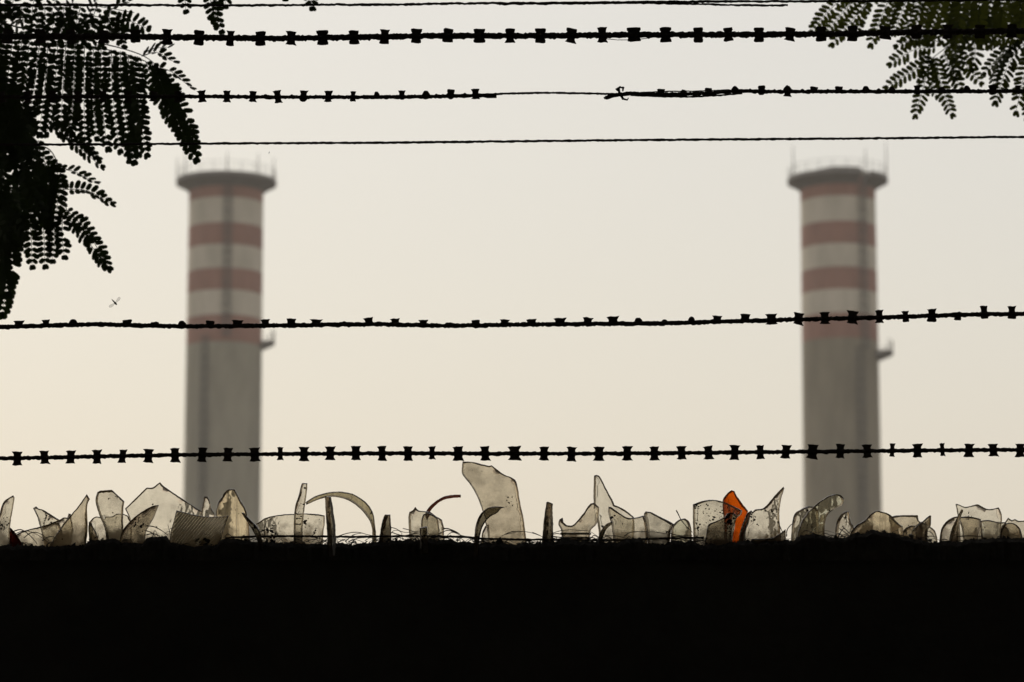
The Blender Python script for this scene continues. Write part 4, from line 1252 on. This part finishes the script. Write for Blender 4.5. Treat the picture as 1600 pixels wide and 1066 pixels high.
frond(treeL, [(-40, 230), (20, 235), (70, 230), (92, 262), (104, 330)], YL + .15, M_LEAF_L, [
    ([(80, 195), (118, 225), (156, 259)], dict(tilt=.7, L=12)), ([(92, 214), (122, 220), (150, 246)], dict(tilt=.9, L=12)), ([(96, 262), (120, 270), (146, 284)], dict(tilt=1.1, L=12)), ([(100, 296), (136, 298), (171, 317)], dict(tilt=.85, L=13)),
    ([(104, 328), (136, 362), (168, 416)], dict(L=12)), ([(100, 334), (140, 380), (160, 414)], dict(L=11, tilt=.4, dY=.05)), ([(98, 336), (97, 368), (100, 398)], dict(L=11)), ([(84, 338), (86, 375), (82, 404)], dict(L=11)), ([(66, 335), (69, 375), (70, 412)], dict(L=11)), ([(46, 335), (49, 375), (50, 413)], dict(L=11)),
    ([(18, 335), (18, 400), (4, 486)], dict(L=15, W=6, gap=8)), ([(8, 330), (5, 385), (10, 455)], dict(L=13, W=5.5, tilt=.3)), ([(60, 230), (76, 275), (72, 330)],), ([(88, 255), (92, 300), (86, 345)],)])
frond(treeL, [(-60, 30), (60, 60), (150, 74), (225, 95), (250, 120)], YL + .22, M_LEAF_L, [
    ([(8, 60), (2, 105), (-4, 150)], dict(tilt=.3)), ([(34, 62), (28, 120), (18, 190)], dict(tilt=.3)), ([(116, 70), (114, 135), (110, 200)], dict(tilt=-.2)), ([(146, 72), (146, 140), (150, 212)], dict(tilt=.4)),
    ([(174, 78), (176, 145), (186, 232)], dict(tilt=.3)), ([(200, 86), (206, 150), (216, 236)], dict(tilt=-.3)), ([(228, 98), (252, 155), (270, 196)], dict(tilt=.4)), ([(244, 112), (276, 175), (296, 228)], dict(tilt=-.3))])
frond(treeL, [(-60, 10), (40, 10), (120, 6), (210, 20)], YL + .2, M_LEAF_L, [
    ([(10, 12), (6, 30), (4, 56)],), ([(34, 12), (36, 32), (38, 58)], dict(tilt=.3)), ([(70, 10), (70, 32), (66, 58)],), ([(100, 10), (98, 34), (94, 60)], dict(tilt=.3)), ([(126, 10), (120, 34), (112, 58)],), ([(150, 12), (142, 38), (132, 62)], dict(tilt=.4)),
    ([(172, 16), (168, 40), (160, 64)],), ([(190, 20), (188, 42), (186, 62)], dict(tilt=.5)), ([(-8, 12), (-6, 30), (-8, 58)],)])
rgm = random.Random(3)
LIM = [(80, -10), (105, 4), (150, 42), (200, 70), (240, 94), (300, 102), (345, 98), (378, 34), (420, 20), (480, 6)]
for q in range(9):
    lst = []
    sy = 100 + q * 30
    while len(lst) < 12:
        y = sy + rgm.uniform(-25, 45)
        x = rgm.uniform(-55, 100)
        l = rgm.uniform(45, 85)
        a = rgm.uniform(-.45, .6)
        x2, y2 = x + math.sin(a) * l, y + math.cos(a) * l
        if x > interp(LIM, y) - 14 or x2 > interp(LIM, y2) - rgm.uniform(2, 14) or y2 > 392 or x2 < -50: continue
        lst.append(([(x, y), ((x + x2) / 2 + rgm.uniform(-6, 6), (y + y2) / 2), (x2, y2)], dict(tilt=rgm.uniform(-.7, .7), dY=rgm.uniform(-.2, .35))))
    frond(treeL, [(-60, sy - 10), (-20, sy - 5), (min(40, interp(LIM, sy) - 10), sy + 10)], YL + .2, M_LEAF_L, lst, r=2)

# --- right tree
frond(treeR, [(1640, 20), (1560, -10), (1480, -22), (1330, -18)], YR, M_LEAF_R, [
    ([(1340, -16), (1304, 8), (1270, 46)], dict(L=12)), ([(1372, -18), (1338, 24), (1303, 66)], dict(L=12)), ([(1398, -20), (1380, 20), (1362, 66)], dict(L=12)), ([(1362, -18), (1350, 10), (1338, 50)], dict(L=11, tilt=.6, dY=.08)),
    ([(1425, -20), (1412, 12), (1398, 48)], dict(L=12)), ([(1450, -20), (1438, 15), (1425, 60)], dict(L=12)), ([(1475, -20), (1466, 20), (1450, 62)], dict(L=12)), ([(1500, -18), (1500, 20), (1490, 66)],), ([(1530, -15), (1530, 20), (1528, 60)],), ([(1560, -10), (1565, 22), (1560, 62)],),
    ([(1412, -20), (1400, 8), (1386, 36)], dict(L=11, tilt=.7, dY=.1)), ([(1590, -8), (1596, 20), (1590, 60)],)])
frond(treeR, [(1640, 20), (1560, 45), (1500, 62), (1455, 92)], YR + .05, M_LEAF_R, [
    ([(1462, 74), (1428, 78), (1394, 98)], dict(L=12)), ([(1470, 66), (1436, 60), (1404, 70)], dict(L=11, tilt=.5)), ([(1454, 92), (1424, 112), (1388, 134)], dict(L=11)), ([(1454, 96), (1444, 132), (1431, 177)], dict(L=11)), ([(1462, 92), (1470, 130), (1486, 176)], dict(L=11)),
    ([(1474, 84), (1486, 108), (1500, 136)], dict(L=11)), ([(1486, 76), (1508, 100), (1530, 128)], dict(L=11)), ([(1460, 90), (1456, 120), (1462, 148)], dict(L=10, tilt=.6, dY=.1)), ([(1500, 64), (1496, 90), (1492, 118)], dict(tilt=.5)), ([(1520, 58), (1524, 84), (1518, 104)], dict(tilt=.5)),
    ([(1440, 80), (1444, 100), (1436, 122)], dict(L=10, tilt=.6))])
frond(treeR, [(1650, 40), (1620, 60), (1590, 66)], YR - .1, M_LEAF_R, [
    ([(1606, 62), (1578, 96), (1556, 156)], dict(L=13)), ([(1618, 62), (1602, 112), (1588, 172)], dict(L=13)), ([(1592, 66), (1566, 84), (1540, 112)], dict(L=12, tilt=.4)), ([(1630, 58), (1622, 120), (1606, 180)], dict(L=13)), ([(1600, 62), (1570, 58), (1536, 70)], dict(L=12)), ([(1585, 66), (1560, 100), (1552, 130)], dict(L=11, tilt=.7))])
frond(treeR, [(1640, 10), (1560, -14), (1480, -24), (1350, -22)], YR + .25, M_LEAF_R, [
    ([(1356, -20), (1322, 14), (1290, 52)], dict(L=11)), ([(1410, -22), (1394, 14), (1380, 50)], dict(L=11, tilt=.3)), ([(1440, -22), (1428, 16), (1412, 56)], dict(L=11)), ([(1462, -22), (1450, 18), (1440, 62)], dict(L=11, tilt=.3)), ([(1488, -22), (1482, 20), (1472, 62)],), ([(1514, -20), (1512, 20), (1508, 58)],)])
rgm = random.Random(9)
for q in range(3):
    sx, sy = 1640, rgm.uniform(-40, 40)
    ex, ey = rgm.uniform(1440, 1500), rgm.uniform(-10, 50)
    lst = []
    for k in range(10):
        t = (k + .5) / 10
        x, y = sx + (ex - sx) * t, sy + (ey - sy) * t
        l = rgm.uniform(35, 60)
        a = rgm.uniform(-.7, .5)
        x2, y2 = x + math.sin(a) * l, min(y + math.cos(a) * l, interp([(1420, 70), (1480, 105), (1540, 80), (1600, 110)], x))
        lst.append(([(x, y), ((x + x2) / 2 + rgm.uniform(-5, 5), (y + y2) / 2), (x2, y2)], dict(tilt=rgm.uniform(-.6, .6), dY=rgm.uniform(-.1, .4))))
    frond(treeR, [(sx, sy), ((sx + ex) / 2, (sy + ey) / 2 - 8), (ex, ey)], YR + .2, M_LEAF_R, lst, r=1.8)

# more fronds along the same boughs, outside the frame
def copy_fronds(tr, shifts):
    for fr in [c for c in tr.children if c.name.startswith("frond")]:
        for d in shifts:
            f2 = fr.copy(); COL.objects.link(f2); f2.parent = tr
            f2.location = fr.location + Vector(d)
            for pn in fr.children:
                p2 = pn.copy(); COL.objects.link(p2); p2.parent = f2


copy_fronds(treeL, ((-.36, .06, .05), (-.66, .12, -.06)))
copy_fronds(treeR, ((.40, .05, .02), (.36, .1, .28)))

# unseen crowns of both trees, added above the frame to shade the wall face
def shade_crown(root, name, boxes, n_, seed):
    rg = random.Random(seed)
    vs, fs = [], []
    for i in range(n_):
        bx = rg.choice(boxes)
        c = Vector((rg.uniform(bx[0], bx[1]), rg.uniform(bx[2], bx[3]), rg.uniform(bx[4], bx[5])))
        d = Vector((rg.gauss(0, 1), rg.gauss(0, 1), rg.gauss(0, .5))).normalized()
        nn = Vector((rg.gauss(0, .6), rg.gauss(0, .6), 1)).normalized()
        s = d.cross(nn).normalized()
        l, w = rg.uniform(.09, .16), rg.uniform(.018, .03)
        k = len(vs)
        vs += [c - d * l, c + s * w * 1.0 - d * l * .3, c + s * w + d * l * .4, c + d * l, c - s * w + d * l * .4, c - s * w - d * l * .3]
        fs += [(k, k + 1, k + 2, k + 3), (k, k + 3, k + 4, k + 5)]
    o = link_mesh(name, vs, fs, M_LEAF_L, root, False, root.location.copy())
    tag(o, kind="stuff")


shade_crown(treeL, "shade_crown", [(-4.5, .4, -1.5, 4.6, 4.4, 6.6), (-4.0, -.6, 3.5, 6.8, 3.9, 6.4)], 60000, 21)
shade_crown(treeR, "shade_crown", [(-.4, 4.6, -1.5, 4.6, 4.6, 6.8), (.8, 4.4, 3.8, 7.2, 4.1, 6.4)], 60000, 22)

# ---------------------------------------------------------------- unseen building added behind the camera to block sky light from the wall
bl = empty("sky_blocker", (0, -3.5, 0))
tag(bl, "unseen dark building added behind the viewpoint to block light from the wall", "building")
b = MB()
b.box((-22, -13, -.2), (22, -3.0, 11.0))
b.build("wall", M_SKY_BLOCKER, bl, False, Vector((0, -3.5, 0)))  # shell of the added light blocker
b = MB()
b.box((-22.4, -13.4, 11.0), (22.4, -2.5, 11.35))
b.build("blocker_roof", M_SKY_BLOCKER, bl, False, Vector((0, -3.5, 0)))
for i in range(8):
    for fl_ in range(3):
        x, z = -18.5 + i * 5.2, 1.2 + fl_ * 3.3
        b = MB()
        b.box((x - .65, -3.02, z), (x + .65, -2.96, z + 1.5))
        w_ = b.build("blocker_window", M_DARKSTEEL, bl, False, Vector((0, -3.5, 0)))

# ---------------------------------------------------------------- insects in the air
def fly(px, py, Y, length_px, ang, label, wings=True):
    c = P(px, py, Y)
    root = empty("flying_insect", c)
    tag(root, label, "insect")
    mm = MM(Y)
    d = Vector((math.cos(ang), .15, math.sin(ang))).normalized()
    b_ = MB()
    Lh = length_px * mm / 2
    pts = [c + d * (Lh * (2 * i / 8 - 1)) for i in range(9)]
    prof = [.08, .3, .5, .62, .66, .95, 1.0, .75, .2]
    b_.tube(pts, lambda t: prof[min(8, int(round(t * 8)))] * length_px * .13 * mm, 8)
    b_.build("body", M_FLY, root, True, c)
    if wings:
        s0 = d.cross(Vector((0, 1, 0))).normalized()
        for sg in (-1, 1):
            b_ = MB()
            s = (s0 * sg + d * -.1 + Vector((0, -.25, 0))).normalized()
            base = c + d * Lh * .35
            l = length_px * .95 * mm
            vs = []
            for t, w in ((0, .03), (.25, .14), (.55, .24), (.8, .24), (.95, .15), (1, .02)):
                vs += [base + s * l * t + d * l * w * .9, base + s * l * t - d * l * w * .75]
            fs = [(2 * i, 2 * i + 1, 2 * i + 3, 2 * i + 2) for i in range(5)]
            b_.add(vs, fs)
            b_.build("wing", M_WING, root, False, c)
    return root


fly(178.5, 472, 4.62, 13, R(-47), "small winged insect in the air below the left leaves")
fly(420.5, 239, 4.6, 4.5, R(80), "tiny dark insect just right of the left chimney's gallery", wings=False)

# ---------------------------------------------------------------- smog between here and the chimneys
hz = MB()
hz.box((-1200, -600, -1.2), (1200, 1500, 124))
mh, nth, outh = new_mat("smog")
pv = N(nth, "ShaderNodeVolumePrincipled")
pv.inputs["Color"].default_value = (0.95, 0.93, 0.88, 1)
pv.inputs["Density"].default_value = 0.00022
pv.inputs["Anisotropy"].default_value = 0.3
nth.links.new(pv.outputs[0], outh.inputs["Volume"])
tag(hz.build("haze", mh), kind="stuff")
